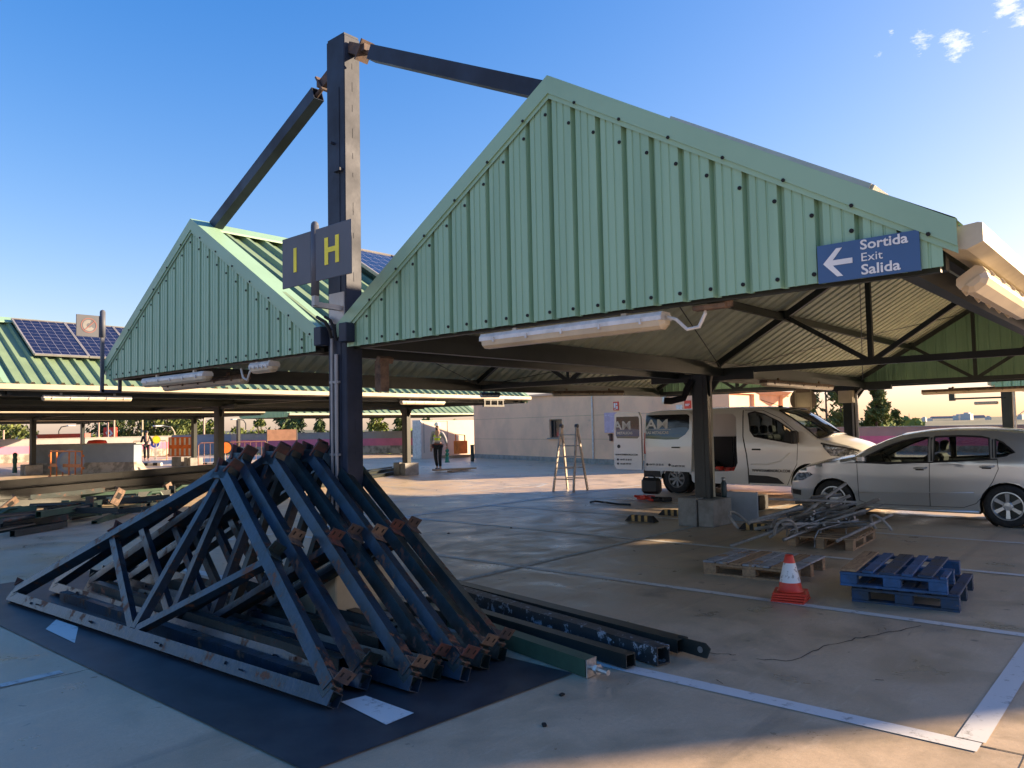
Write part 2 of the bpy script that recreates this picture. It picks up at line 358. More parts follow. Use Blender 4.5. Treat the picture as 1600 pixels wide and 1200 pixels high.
for k in range(9):
    x, y = random.uniform(2.5, 10), random.uniform(1, 9); crack([(x, y), (x+random.uniform(-.05, .05), y+random.uniform(.02, .07))], random.choice((.006, .012, .02)), .01, 2)
struct(b.done('floor_cracks', CR))

# ================================================================== CANOPIES
ZB, ZE, ZR, HALF = 2.36, 2.57, 4.02, 2.43
K = (ZR-ZE)/HALF
def corr(n0, n1, pitch, crest, slope_w, depth):   # trapezoid profile: list of (u, d)
    out = []; u = n0
    while u < n1-1e-6:
        for du, d in ((0, depth), (crest, depth), (crest+slope_w, 0), (pitch-slope_w, 0)):
            if u+du < n1: out.append((u+du, d))
        u += pitch
    out.append((n1, depth)); return out
def gable_panel(b, Yr, X, sgn, screws=True):     # corrugated triangular end sheet; sgn=-1 faces -X
    P = []; u = Yr-HALF+.02; D_ = .042
    while u < Yr+HALF-.02-1e-6:      # broad crest with two shallow swages, then a narrow trough
        for du, d in ((0, D_), (.050, D_), (.054, D_-.006), (.062, D_-.006), (.066, D_), (.108, D_), (.112, D_-.006), (.120, D_-.006), (.124, D_), (.160, D_), (.170, 0), (.193, 0)):
            if u+du < Yr+HALF-.02: P.append((u+du, d))
        u += .203
    P.append((Yr+HALF-.02, D_))
    top = lambda y: ZE + K*(HALF-abs(y-Yr)) - .03
    pts = []
    for (u, d), (u2, d2) in zip(P, P[1:]):
        if u < Yr < u2: pts += [(u, d), (Yr, (d+d2)/2)]
        else: pts.append((u, d))
    pts.append(P[-1]); b.mi = 0
    lo = [Vector((X+sgn*d, u, ZB)) for u, d in pts]; hi = [Vector((X+sgn*d, u, top(u))) for u, d in pts]
    b.grid([lo, hi]); b.grid([[v - Vector((sgn*.004, 0, 0)) for v in lo], [v - Vector((sgn*.004, 0, 0)) for v in hi]])
    if screws:
        b.mi = 1; u = Yr-HALF+.02+.160+.022
        k = 0
        while u < Yr+HALF-.1:
            for z in (ZB+.05, top(u)-.17, ):
                if z < ZB+.06 or top(u) > ZB+.28: b.cyl((X, u+.035, z), (X+sgn*.049, u+.035, z), .012, 8)
            u += .203; k += 1
def verge(b, Yr, X, sgn, s):      # folded trim along one slope of a gable
    a = Vector((X+sgn*.066, Yr+s*(HALF+.05), ZE-.03)); c = Vector((X+sgn*.066, Yr, ZR+.03))
    d = Vector((0, 0, .035)); dn = Vector((0, 0, -.095)); back = Vector((-sgn*.24, 0, 0)); i_ = Vector((-sgn*.012, 0, 0)); lo = Vector((0, 0, -.035))
    prof = [d+back, d, dn, dn+i_, dn+i_+lo]
    b.mi = 0; b.grid([[a+p for p in prof], [c+p for p in prof]])
    b.mi = 1
    for k in range(7):
        p = a.lerp(c, (k+.35)/7)+dn*.97; b.cyl(p, p+Vector((sgn*.008, 0, 0)), .011, 6)
def truss_in_roof(X, Yr, parent, mat):
    b = B(); zb = ZB+.06; ap = ZR-.14; h = HALF-.05
    b.bar((X, Yr-h, zb), (X, Yr+h, zb), .08, .09); b.mi = 0
    for s in (-1, 1):
        b.bar((X, Yr+s*h, zb+.07), (X, Yr, ap), .07, .09)
        m = Vector((X, Yr+s*h/2, (zb+.07+ap)/2)); b.bar((X, Yr, zb), m, .055, .065)
        b.box(m+Vector((0, 0, .02)), (.10, .16, .12))
    b.bar((X, Yr, zb), (X, Yr, ap), .065, .075, (1, 0, 0))
    return b.done('roof_truss', mat, parent)
def canopy(Yr, X0, X1, label, detail=2, trusses=(4.45, 11.35, 18.4), gut=(-1, 1), group='gabled parking canopies'):
    t = thing('parking_canopy', label, 'canopy', (X0, Yr, ZB), group)
    b = B(); gable_panel(b, Yr, X0, -1, detail > 1); b.done('gable_panel', [GREEN, BLACK], t)
    b = B(); gable_panel(b, Yr, X1, 1, False); b.done('gable_panel', [GREEN, BLACK], t)
    for X, sg in ((X0, -1), (X1, 1)):
        for s in (-1, 1): b = B(); verge(b, Yr, X, sg, s); b.done('verge_trim', [GREENTRIM, BLACK], t)
    for s in (-1, 1):
        pitch = .25 if detail else .50
        P = corr(X0+.02, X1-.02, pitch, .045, .028, .055) ; b = B(); b.mi = 0
        e = lambda u, d, dz: Vector((u, Yr+s*(HALF+.03), ZE-.02+d+dz)); r = lambda u, d, dz: Vector((u, Yr+s*.01, ZR-.04+d+dz))
        b.grid([[e(u, d, 0) for u, d in P], [r(u, d, 0) for u, d in P]]); b.mi = 1
        b.grid([[e(u, d, -.006) for u, d in P], [r(u, d, -.006) for u, d in P]]); b.done('roof_sheet', [ROOF, ROOFIN], t)
    b = B()
    for s in (-1, 1): b.grid([[Vector((X0, Yr, ZR+.055)), Vector((X1, Yr, ZR+.055))], [Vector((X0, Yr+s*.2, ZR+.055-.2*K)), Vector((X1, Yr+s*.2, ZR+.055-.2*K))], [Vector((X0, Yr+s*.2, ZR+.035-.2*K)), Vector((X1, Yr+s*.2, ZR+.035-.2*K))]])
    b.done('ridge_cap', GREENTRIM, t)
    for s in gut:      # boxed eaves gutter
        y0, y1 = Yr+s*(HALF-.03), Yr+s*(HALF+.15); b = B()
        pr = [(y0, ZE-.03), (y0, ZB+.09), (y0+(y1-y0)*.6, ZB+.07), (y1, ZB+.10), (y1, ZE-.02), (y1-s*.02, ZE-.015)]
        b.prism([(X0-.02, y, z) for y, z in pr], (X1-X0+.04, 0, 0)); b.done('gutter', CREAM, t)
    for X in trusses: truss_in_roof(X, Yr, t, BSTEEL)
    for dy in (-HALF+.12, -HALF/2, HALF/2, HALF-.12):
        b = B(); z = ZR - K*abs(dy) - .12; b.bar((X0+.06, Yr+dy, z), (X1-.06, Yr+dy, z), .06, .10); b.done('purlin', BSTEEL, t)
    b = B()
    b.bar((X0+.06, Yr-HALF+.2, ZB+.045), (X1-.06, Yr-HALF+.2, ZB+.045), .08, .12); b.bar((X0+.06, Yr+HALF-.2, ZB+.045), (X1-.06, Yr+HALF-.2, ZB+.045), .08, .12)
    b.bar((X0+.055, Yr-HALF+.05, ZB+.012), (X0+.055, Yr+HALF-.05, ZB+.012), .04, .05); b.bar((X1-.055, Yr-HALF+.05, ZB+.012), (X1-.055, Yr+HALF-.05, ZB+.012), .04, .05)
    if detail > 1:
        for a, c in zip(trusses, trusses[1:]):      # thin tension rods
            for s in (-1, 1):
                b.cyl((a, Yr+s*.1, ZR-.22), (c, Yr+s*(HALF-.2), ZE-.12), .008, 5); b.cyl((c, Yr+s*.1, ZR-.22), (a, Yr+s*(HALF-.2), ZE-.12), .008, 5)
    b.done('bracing', BSTEEL, t)
    return t
cH = canopy(3.27, 4.25, 18.75, 'large green gabled canopy carrying the blue exit sign, nearest on the right', 2)
cI = canopy(8.52, 4.25, 18.75, 'green gabled canopy left of the tall mast, behind the lettered sign', 2)
cJ = canopy(18.17, 4.25, 18.75, 'sunlit green roof with cream gutter and solar panels behind the left gable', 1)
cK = canopy(23.4, 4.25, 18.75, 'green canopy second behind the sunlit roof with the cream gutter', 0)
cL = copy_thing(cJ, (4.25, 33.7, ZB), label='far canopy whose cream gutter shows under the sunlit roof at left')
cM = copy_thing(cK, (4.25, 38.9, ZB), label='canopy standing directly behind the far cream gutter at left')
cN = copy_thing(cK, (4.25, 50.2, ZB), label='farthest canopy next to the blue and pink parapet wall')
cO = copy_thing(cK, (23.0, 38.3, ZB), label='distant shaded gable seen under the sunlit roof, above the orange notice board')
cP = copy_thing(cK, (23.6, 1.35, ZB), label='canopy beyond the silver hatchback, only its low left corner visible')

def mast(X, Y, label, near=False, ties=True, block=True, top=5.26, blk=GREYCONC, lean=0.0):
    t = thing('canopy_mast', label, 'mast', (X, Y, 0), 'masts carrying the canopies')
    w, d = .27, .18; x0 = X-.09; h = top if ties else ZB+.1
    b = B(); b.bx(x0, x0+d, Y-w/2, Y+w/2, 0, h-.02, .008)
    b.bx(x0-.006, x0-.0005, Y-w/2+.075, Y-w/2+.125, 0, h-.5)
    b.bx(x0+.01, x0+d-.01, Y-w/2+.01, Y+w/2-.01, h-.018, h)
    for k in range(int(h*4) if near else 0): b.box((x0+d*.5, Y-w/2-.001, h-.3-k*.21*random.uniform(.9, 1.05)), (.003, .003, .03+.06*random.random()))
    if near:
        for s in (-1, 1): b.box((x0-.035, Y+s*.19, ZB+.12), (.10, .11, .17), None, .006)
        b.box((x0-.02, Y+.02, 4.25), (.05, .02, .02)); b.box((x0-.02, Y-.06, 3.98), (.04, .10, .025))
    b.done('post', DSTEEL if near else BSTEEL, t)
    if ties:
        for s in (-1, 1):
            p = Vector((X, Y+s*.13, top-.13-(.0 if s < 0 else .14))); q = Vector((X+.16, Y+(-2.47 if s < 0 else 2.70), ZR+.0))
            dirv = (q-p).normalized(); g = p+dirv*.19
            b = B(); b.bar(p, g, .09, .10); b.box(g, (.14, .02, .19), Matrix.Rotation(-s*.6, 3, 'X')); b.cyl(g, g+dirv*.16, .022, 8)
            b.box(g+dirv*.04+Vector((0, 0, .03)), (.10, .05, .06)); b.done('tie_bracket', RUSTDULL if near else BSTEEL, t)
            b = B(); b.hollow(g+dirv*.13, q, .11, .13); b.done('tie_beam', DSTEEL if near else BSTEEL, t)
    if near or ties:
        b = B(); b.bar((X, Y-.9, ZB-.02), (X, Y+.9, ZB-.02), .10, .12)
        for s in (-1, 1): b.prism([(X-.02, Y+s*.13, ZB-.08), (X-.02, Y+s*.32, ZB-.08), (X-.02, Y+s*.13, ZB-.34)], (.03, 0, 0))
        if not near: b.done('head_bracket', BSTEEL, t)
        else: b.bm.free()
    if block:
        b = B(); b.bx(X-.36, X+.02, Y-.02, Y+.30, 0, .44, .012); b.bx(X-.34, X+.30, Y-.30, Y-.04, 0, .42, .012); b.bx(X+.05, X+.3, Y+.0, Y+.28, 0, .4, .012); b.done('base_block', blk, t)
    return t
m0 = mast(4.29, 5.76, 'tall dark blue mast in front of the gables, with two tie beams at its top', near=True, blk=CREAM)
m1 = mast(11.35, 5.86, 'black post on a grey concrete base in front of the white van')
m2 = mast(18.4, 5.8, 'dark post seen above the van bonnet, with a meter box', block=True)
m3 = mast(11.05, 20.75, 'dark post with cables in the middle of the left background, left of the tall mast')
m4 = copy_thing(m1, (18.0, 20.7, 0), label='dark post on pale blocks beside the worker in the hi-vis vest')
m5 = copy_thing(m1, (11.1, 36.3, 0), label='dark post standing at the left end of the grey parapet box')
m6 = copy_thing(m1, (18.05, 36.3, 0), label='dark post on a concrete block next to the orange striped barriers')
m7 = copy_thing(m3, (18.3, 51.0, 0), label='thin far post left of the red pylon, rising behind the grey parapet box')
m8 = mast(26.2, 3.9, 'slim grey post with a conduit behind the hatchback roof', ties=False, block=False)
m9 = mast(28.5, 50.8, 'pale distant post among the pine trees at left', ties=False, block=False)
m10 = mast(35.0, 50.8, 'pale distant post right of the orange notice board', ties=False, block=False) if False else None

# ------------------------------------------------------------------ lamps under the canopies
def tube_light(p, q, label, body=WHITEPL, dif=DIFF, down=(0, 0, -1), w=.135, wire=None):
    p, q = Vector(p), Vector(q); c = (p+q)/2; t = thing('tube_light', label, 'light', c, 'tube lights under the canopies')
    d = (q-p).normalized(); up = -Vector(down).normalized(); sd_ = d.cross(up).normalized()
    def pr(pts, e): return [p + d*e + sd_*a + up*h for a, h in pts]
    b = B(); n = (q-p).length
    b.prism([p+d*.01+sd_*a+up*h for a, h in ((-w/2, 0), (w/2, 0), (w/2, .028), (w*.36, .055), (-w*.36, .055), (-w/2, .028))], d*(n-.02))
    for k in range(5):
        for s in (-1, 1): b.box(p+d*(n*(k+.5)/5)+sd_*s*(w/2+.003)+up*.002, (.014, .014, .035), Matrix((sd_, d, up)).transposed())
    for k in (.2, .8): b.box(p+d*(n*k)+up*.075, (.03, .04, .05), Matrix((sd_, d, up)).transposed())
    b.done('lamp_housing', body, t)
    b = B(); rows = []
    for e, k in ((0, .55), (.03, 1), (n-.03, 1), (n, .55)):
        rows.append([p+d*e+sd_*a*k+up*h*k for a, h in ((-w/2+.004, 0), (-w*.40, -.035), (-w*.2, -.055), (w*.2, -.055), (w*.40, -.035), (w/2-.004, 0))])
    b.grid(rows); b.poly(rows[0]); b.poly(rows[-1][::-1]); b.done('diffuser', dif, t)
    if wire:
        b = B(); b.path([Vector(v) for v in wire], .012, 6); b.done('cable', WHITEPL, t)
    return t
tube_light((4.30, 4.03, 2.27), (4.30, 2.44, 2.27), 'long white tube light under the bottom edge of the nearest right gable',
  wire=[(4.30, 2.44, 2.29), (4.30, 2.38, 2.27), (4.31, 2.31, 2.2), (4.33, 2.24, 2.21), (4.34, 2.2, 2.29), (4.34, 2.2, 2.34)])
b = B(); b.box((4.34, 2.16, 2.325), (.07, .22, .03), None, .004); b.box((4.34, 2.05, 2.34), (.04, .05, .05)); single(b, 'junction_box', RUSTTAN, (4.34, 2.16, 2.3), 'small rusty junction strip at the right end of the long tube light', 'junction box')
tube_light((4.55, .80, 2.33), (6.15, .80, 2.33), 'yellowed tube light along the eaves to the right of the exit sign', DIFF, DIFF, (0, -.55, -.8), .15)
tube_light((4.30, 9.92, 2.26), (4.30, 8.32, 2.26), 'grey ribbed tube light under the left gable, in front of the longer shaded one')
tube_light((4.75, 10.35, 2.24), (4.75, 8.3, 2.24), 'shaded brownish tube light just behind the ribbed one under the left gable', RUSTTAN, DIFF)
tube_light((4.30, 7.35, 2.28), (4.30, 6.95, 2.28), 'short stubby white lamp under the left gable next to the mast', wire=[(4.3, 7.35, 2.3), (4.3, 7.43, 2.25), (4.31, 7.5, 2.17), (4.32, 7.6, 2.2), (4.33, 7.66, 2.3)])
tube_light((5.0, 15.9, 2.32), (6.6, 15.9, 2.32), 'tube light hanging under the cream gutter of the sunlit roof, far left')
tube_light((13.6, 15.85, 2.32), (15.2, 15.85, 2.32), 'small distant tube light under the right end of the sunlit cream gutter')
tube_light((18.6, 4.35, 2.18), (18.6, 1.3, 2.18), 'long brown lamp hanging below the far gable, above the hatchback roof', RUSTTAN, DIFF)
tube_light((12.6, 9.9, 2.28), (13.9, 9.0, 2.28), 'small brown lamp in front of the pink building, above the red fire sign', RUSTTAN, DIFF)
tube_light((12.2, 5.2, 2.25), (15.4, 5.2, 2.25), 'long thin lamp under the roof to the right of the black post', RUSTTAN, DIFF)
tube_light((11.9, 11.3, 2.3), (12.3, 11.1, 2.3), 'small dark floodlight on a bracket in front of the pink wall', BSTEEL, WHITEPL)

# ------------------------------------------------------------------ solar panels
CELL = bpy.data.materials.new('solar_cells'); CELL.use_nodes = True; t_ = CELL.node_tree; b_ = t_.nodes['Principled BSDF']
uvn = t_.nodes.new('ShaderNodeUVMap'); br = t_.nodes.new('ShaderNodeTexBrick'); br.offset = 0; br.inputs['Scale'].default_value = 1
br.inputs['Color1'].default_value = (.012, .012, .030, 1); br.inputs['Color2'].default_value = (.014, .014, .035, 1); br.inputs['Mortar'].default_value = (.30, .30, .33, 1)
br.inputs['Mortar Size'].default_value = .016; br.inputs['Brick Width'].default_value = 1; br.inputs['Row Height'].default_value = 1
t_.links.new(uvn.outputs[0], br.inputs['Vector']); t_.links.new(br.outputs[0], b_.inputs['Base Color']); b_.inputs['Roughness'].default_value = .22; b_.inputs['Coat Weight'].default_value = .3
FRAME = pbr('panel_frame', (.42, .41, .40), .5, .5)
def solar_panel(Yr, x, s, label, tilt=0.0, off=.10, d0=.17, ln=1.62, w=.97, group='solar panels on the canopy roofs'):
    sl_ = Vector((0, s*HALF, ZE-ZR)).normalized(); n_ = Vector((0, s*(ZR-ZE), HALF)).normalized()
    a = Vector((x, Yr, ZR)) + sl_*d0 + n_*off; dn = (sl_ + n_*tilt).normalized(); nn = Vector((1, 0, 0)).cross(dn)*(1 if s > 0 else -1)
    nn = nn if nn.z > 0 else -nn
    t = thing('solar_panel', label, 'solar panel', a + dn*ln/2, group)
    b = B(); X = Vector((1, 0, 0)); c = [a, a+X*w, a+X*w+dn*ln, a+dn*ln]
    for p, q in zip(c, c[1:]+c[:1]): b.bar(p, q, .03, .04, nn)
    for e in (.25, .75): b.bar(a+dn*ln*e-nn*.045, a+X*w+dn*ln*e-nn*.045, .03, .03, nn)
    b.done('panel_frame', FRAME, t)
    bm = bmesh.new(); vs = [bm.verts.new(v+nn*.008) for v in c]; f = bm.faces.new(vs); uv = bm.loops.layers.uv.new('UVMap')
    for l, c2 in zip(f.loops, ((0, 0), (6, 0), (6, 10), (0, 10))): l[uv].uv = c2
    bk = [bm.verts.new(v-nn*.012) for v in c]; bm.faces.new(bk[::-1])
    me = bpy.data.meshes.new('cell_sheet'); bm.to_mesh(me); bm.free(); me.materials.append(CELL); o = bpy.data.objects.new('cell_sheet', me); COL.objects.link(o); adopt(o, t)
    return t
ords = ['first', 'second', 'third', 'fourth', 'fifth', 'sixth', 'seventh', 'eighth', 'ninth', 'tenth', 'eleventh', 'twelfth', 'thirteenth']
for k in range(13): solar_panel(18.17, 5.08+k*.985, -1, ords[k]+' solar panel from the left on the sunlit roof behind the left gable')
for k in range(8): solar_panel(8.52, 6.02+k*.985, -1, ords[k]+' solar panel from the front on the left gabled roof, behind the mast', off=.13)
for k in range(8): solar_panel(3.27, 4.55+k*.985, -1, ords[k]+' solar panel from the front on the right canopy, edge just over the verge', off=.078, d0=.84, ln=1.44)

# ------------------------------------------------------------------ signs
t = thing('exit_sign', 'blue exit sign with white arrow and three lines of lettering on the right gable', 'sign', (4.2, 1.2, 2.35))
b = B(); b.bx(4.185, 4.20, .955, 1.455, 2.352, 2.555); b.done('sign_panel', SIGNBLUE, t)
b = B(); A = lambda y, z: (4.1835, y, z)
b.mi = 0; xx = 4.1815
b.prism([(xx, 1.425, 2.452), (xx, 1.355, 2.527), (xx, 1.325, 2.527), (xx, 1.375, 2.466), (xx, 1.275, 2.466), (xx, 1.275, 2.438), (xx, 1.375, 2.438), (xx, 1.325, 2.377), (xx, 1.355, 2.377)], (.002, 0, 0)); b.done('arrow', WHITE, t)
for wd, z, sz, bo in (('Sortida', 2.500, .070, .0014), ('Exit', 2.438, .062, 0), ('Salida', 2.369, .074, .0014)):
    text(wd, sz, WHITE, basis((4.1825, 1.235, z), (0, -1, 0), (0, 0, 1)), 'lettering', t, bo, 1.13, ext=.001)
t = thing('letter_sign', 'two grey sign plates with yellow I and H beside the mast', 'sign', (4.2, 5.62, 2.68))
b = B(); b.box((3.835, 5.565, 3.07), (.05, .05, .60)); b.cyl((3.835, 5.565, 2.78), (3.835, 5.565, 3.38), .034, 14); b.lathe([(.034, 0), (.03, .018), (.018, .032), (.001, .038)], 14, (3.835, 5.565, 3.38)); b.done('sign_post', SIGNGREY, t, True)
b = B(); b.bar((3.835, 5.565, 2.80), (3.835, 5.565, 2.685), .045, .045); b.bar((3.835, 5.585, 2.70), (4.19, 5.68, 2.71), .045, .045); b.done('sign_arm', pbr('grey_galvanised', (.40, .40, .40), .5, .4), t)
b = B(); b.bx(4.186, 4.20, 5.64, 5.86, 2.58, 2.86); b.done('sign_bracket', MATS['grey_galvanised'], t)
b = B(); b.bx(3.815, 3.825, 5.035, 5.532, 2.885, 3.335, .004); b.done('sign_plate', SIGNGREY, t)
b = B(); b.bx(3.815, 3.825, 5.598, 6.04, 2.885, 3.335, .004); b.done('sign_plate', SIGNGREY, t)
b = B(); xx = 3.8105
for y0, y1, z0, z1 in ((5.395, 5.345, 3.005, 3.235), (5.245, 5.195, 3.005, 3.235), (5.345, 5.245, 3.105, 3.148)): b.bx(xx, xx+.003, y0, y1, z0, z1)
b.done('letter_h', YELLOW, t)
b = B(); b.bx(xx, xx+.003, 5.855, 5.81, 3.01, 3.225); b.done('letter_i', YELLOW, t)
t = thing('hanging_sign', 'small dark sign with a crossed round symbol on a bent post, far left gable end', 'sign', (4.4, 10.95, 2.3))
b = B(); b.bar((4.165, 10.95, 2.19), (4.165, 10.95, 3.0), .04, .04); b.bar((4.15, 10.95, 2.205), (4.41, 10.95, 2.205), .04, .04); b.bar((4.395, 10.95, 2.21), (4.395, 10.95, 2.37), .04, .04); b.done('sign_arm', SIGNGREY, t)
b = B(); b.cyl((4.165, 10.95, 2.93), (4.165, 10.95, 3.27), .036, 12); b.lathe([(.036, 0), (.03, .02), (.001, .036)], 12, (4.165, 10.95, 3.27)); b.done('sign_post', SIGNGREY, t, True)
b = B(); b.bx(3.835, 4.14, 10.943, 10.957, 2.925, 3.215, .003); b.done('sign_plate', SIGNGREY, t)
cx2, cz2 = 3.99, 3.075
def ring(b, c, r0, r1, th, a0=0, a1=360, ax='Y', n=28):
    for k in range(n):
        A0, A1 = R(a0+(a1-a0)*k/n), R(a0+(a1-a0)*(k+1)/n)
        P = [(r0, A0), (r1, A0), (r1, A1), (r0, A1)]
        if ax == 'Y': b.poly([(c[0]+r*math.cos(a), c[1]-th, c[2]+r*math.sin(a)) for r, a in P])
        else: b.poly([(c[0]-th, c[1]-r*math.cos(a), c[2]+r*math.sin(a)) for r, a in P])
b = B(); b.mi = 0; ring(b, (cx2, 10.943, cz2), .088, .10, .003); b.mi = 1; ring(b, (cx2, 10.943, cz2), .03, .075, .002, 70, 330)
b.mi = 0; b.box((cx2+.01, 10.939, cz2), (.012, .002, .18), Matrix.Rotation(R(45), 3, 'Y')); b.done('symbol', [pbr('faded_red', (.22, .09, .085), .5), pbr('shaded_white', (.22, .22, .22), .7)], t)  # white of the symbol darkened in its colour for low light

# ------------------------------------------------------------------ conduits on the near mast
b = B(); b.path([(4.17, 5.80, 0.1), (4.17, 5.80, 2.46), (4.165, 5.80, 2.52)], .014, 8); b.path([(4.17, 5.735, .1), (4.17, 5.735, 2.3)], .017, 8)
for z in (.7, 1.4, 2.05): b.box((4.178, 5.77, z), (.03, .13, .02))
single(b, 'conduit', pbr('conduit_grey', (.28, .29, .30), .45, .3), (4.17, 5.77, .1), 'two thin grey conduits clipped up the front of the tall mast', 'conduit', smooth=False)
b = B(); b.path([(4.17, 5.80, 2.45), (4.15, 5.80, 2.52), (4.13, 5.84, 2.60), (4.12, 5.92, 2.64), (4.14, 5.98, 2.66)], .016, 8); b.path([(4.17, 5.73, 2.42), (4.15, 5.73, 2.53), (4.14, 5.78, 2.61), (4.14, 5.86, 2.65)], .014, 8)
single(b, 'cable_loop', BLACK, (4.17, 5.8, 2.45), 'black cable bent over at the end of the conduits on the mast', 'cable')
b = B(); b.box((4.5, 5.5, 2.1), (.10, .08, .28)); b.box((4.52, 5.48, 2.25), (.16, .05, .05), Matrix.Rotation(.5, 3, 'X'))
single(b, 'bracket', RUSTTAN, (4.5, 5.5, 1.96), 'rusty angled bracket fixed behind the mast just under the roof', 'bracket')

# ================================================================== DISMANTLED TRUSSES
def cleat(b, p, u, n, hgt=.10, w=.12, plates=((0, 1),)):
    # folded plate: foot lying along u, ear rising along n, with two dark slots
    p, u, n = Vector(p), Vector(u).normalized(), Vector(n).normalized(); s_ = u.cross(n)
    m = Matrix((s_, u, n)).transposed()
    b.mi = 0; b.box(p+n*.004, (w, .09, .006), m); b.box(p+u*.045+n*hgt/2, (w, .006, hgt), m)
    b.mi = 1
    for k in (-.25, .25):
        b.box(p+u*.045+n*hgt*.55+s_*w*k, (.014, .008, hgt*.38), m)
HL, HT = 2.47, 1.50
def ground_truss(label, mat, seed):
    t = thing('roof_truss', label, 'roof truss', (0, 0, 0), 'dismantled roof trusses leaning in a row', local=True); rnd = random.Random(seed)
    b = B(); b.box((0, 0, .05), (.085, 2*HL-.12, .09)); b.hollow((0, -HL, .05), (0, -HL+.06, .05), .085, .09, .006); b.hollow((0, HL-.06, .05), (0, HL, .05), .085, .09, .006)
    for k in range(4): b.box((-.047, -HL+.9+k*1.1+rnd.uniform(-.3, .3), .05+rnd.uniform(-.02, .02)), (.02, .02, .02)); b.cyl((-.03, -HL+.9+k*1.1, .05), (-.075, -HL+.9+k*1.1, .045), .006, 5)
    b.done('bottom_chord', mat, t)
    apx = Vector((0, 0, HT))
    for s in (-1, 1):
        e = Vector((0, s*(HL-.06), .115)); b = B(); b.bar(e, apx, .085, .10, (1, 0, 0)); b.done('rafter', mat, t)
        m = e.lerp(apx, .49); f = Vector((0, s*.04, .10)); b = B(); b.bar(f, m, .06, .065, (1, 0, 0)); b.done('diagonal', mat, t)
        u = (apx-e).normalized(); n = Vector((0, -u.z*s if False else -u.z, u.y)); n = n if n.z > 0 else -n
        b = B(); cleat(b, m+n*.05, u, n, .085, .12); b.done('cleat', [rnd.choice((RUSTTAN, RUST, RUSTDULL, TSTEEL2)), BLACK], t)
        b = B(); cleat(b, e+n*.05+u*.03, -u, n, .085, .12); cleat(b, e+Vector((0, s*.02, -.01)), Vector((0, s, .15)), Vector((0, s*.2, 1)), .09, .12) if False else None
        b.done('cleat', [rnd.choice((RUSTTAN, RUST, RUSTDULL, TSTEEL2)), BLACK], t)
        b = B(); c = apx+Vector((0, s*.07, .03)); m_ = Matrix.Rotation(-s*.45, 3, 'X')
        b.mi = 0; b.box(c+Vector((0, s*.02, .02)), (.12, .02, .15), m_); b.mi = 1; b.box(c+Vector((0, s*.02, .05)), (.035, .024, .05), m_)
        b.done('apex_plate', [RUST, BLACK], t)
        b = B(); b.box((0, s*(HL-.08), .10), (.09, .10, .10), Matrix.Rotation(-s*.5, 3, 'X'), .006); b.done('end_gusset', TSTEEL2, t)
    b = B(); b.bar((0, 0, .1), (0, 0, HT-.03), .065, .07, (1, 0, 0)); b.done('king_post', mat, t)
    b = B(); b.box((0, 0, HT-.02), (.10, .22, .12)); b.done('apex_gusset', TSTEEL2, t)
    return t
tl = ['frontmost truss of the leaning pile, blue faced, lying lowest at left', 'second truss of the leaning pile, counted from the front left',
      'third truss of the leaning pile, blue rafter with a tan cleat midway', 'fourth truss of the pile, dark with a brownish rafter',
      'fifth truss of the leaning pile, blue rafter right of the brownish one', 'sixth truss of the leaning pile, dark green, second from the back',
      'rearmost truss of the leaning pile, dark green beside the loose beams']
tx = [2.60, 2.95, 3.16, 3.34, 3.50, 3.72, 3.97]; ty = [6.27, 6.36, 6.10, 6.14, 6.0, 6.05, 6.10]; ln = [33, 25.5, 23.5, 24, 23, 22.5, 21.5]
tm = [TSTEEL, TSTEEL, TSTEEL, TSTEEL2, TSTEEL, TSTEEL2, TSTEEL2]
for k in range(7):
    t = ground_truss(tl[k], tm[k], k)
    t.location = (tx[k], ty[k], .012+.012*(k % 2)); t.rotation_euler = (0, R(ln[k]), R((2.6, 1.2, .6, 1.6, .4, .9, .2)[k]))
for i, (xa, xb, z) in enumerate(((2.86, 2.9, .05), (3.06, 3.02, .14), (3.28, 3.32, .05), (3.62, 3.5, .13))):
    b = B(); b.hollow((xa, 8.4-.25*i, z), (xb, 4.0+.1*i, z), .08, .085, .006); single(b, 'steel_beam', (TSTEEL, TSTEEL2)[i % 2], ((xa+xb)/2, 6.2, 0), ['loose chord lying just inside the frontmost truss', 'second loose chord on the floor inside the pile', 'third loose chord on the floor inside the pile', 'loose chord deepest inside the pile, near the mast base'][i], 'beam', 'loose chords inside the truss pile')
# loose steel sections
def loose_beam(p, q, w, h, mat, label, kind='steel_beam', ends=0, group='loose beams by the truss pile'):
    t = thing(kind, label, 'beam', ((p[0]+q[0])/2, (p[1]+q[1])/2, 0), group); b = B(); b.hollow(p, q, w, h, .008); b.done('tube', mat, t)
    d = (Vector(q)-Vector(p)).normalized()
    if ends == 1: b = B(); b.cyl(Vector(q), Vector(q)+d*.16, .018, 8); b.cyl(Vector(q)+d*.05, Vector(q)+d*.075, .034, 6); b.box(Vector(q)+d*.005, (w*1.02, .01, h*1.02), B.frame(p, q)[2] if False else None); b.done('threaded_rod', ALU, t)
    if ends == 2:
        b = B(); c = Vector(q)+d*.10; s_ = Vector((-d.y, d.x, 0)); b.prism([c-d*.14+Vector((0, 0, -.045)), c+d*.10+Vector((0, 0, -.05)), c+d*.13+Vector((0, 0, .02)), c+d*.09+Vector((0, 0, .05)), c-d*.14+Vector((0, 0, .05))], s_*.012)
        b.done('end_plate', BSTEEL, t); b = B(); b.cyl(c+d*.05-s_*.002, c+d*.05+s_*.015, .022, 12); b.done('bolt_hole', ALU, t)
    return t
FLAKY = pbr('flaky_blue_paint', (.020, .032, .040), .5, 0, (.016, .02, .022), 5, bump=.2, rust=(.28, .32, .36), rust_amt=.56, rscale=14)
DGREEN = pbr('dark_green_paint', (.035, .085, .055), .5, 0, (.025, .06, .04), 4, bump=.1, rust=(.12, .06, .04), rust_amt=.70)
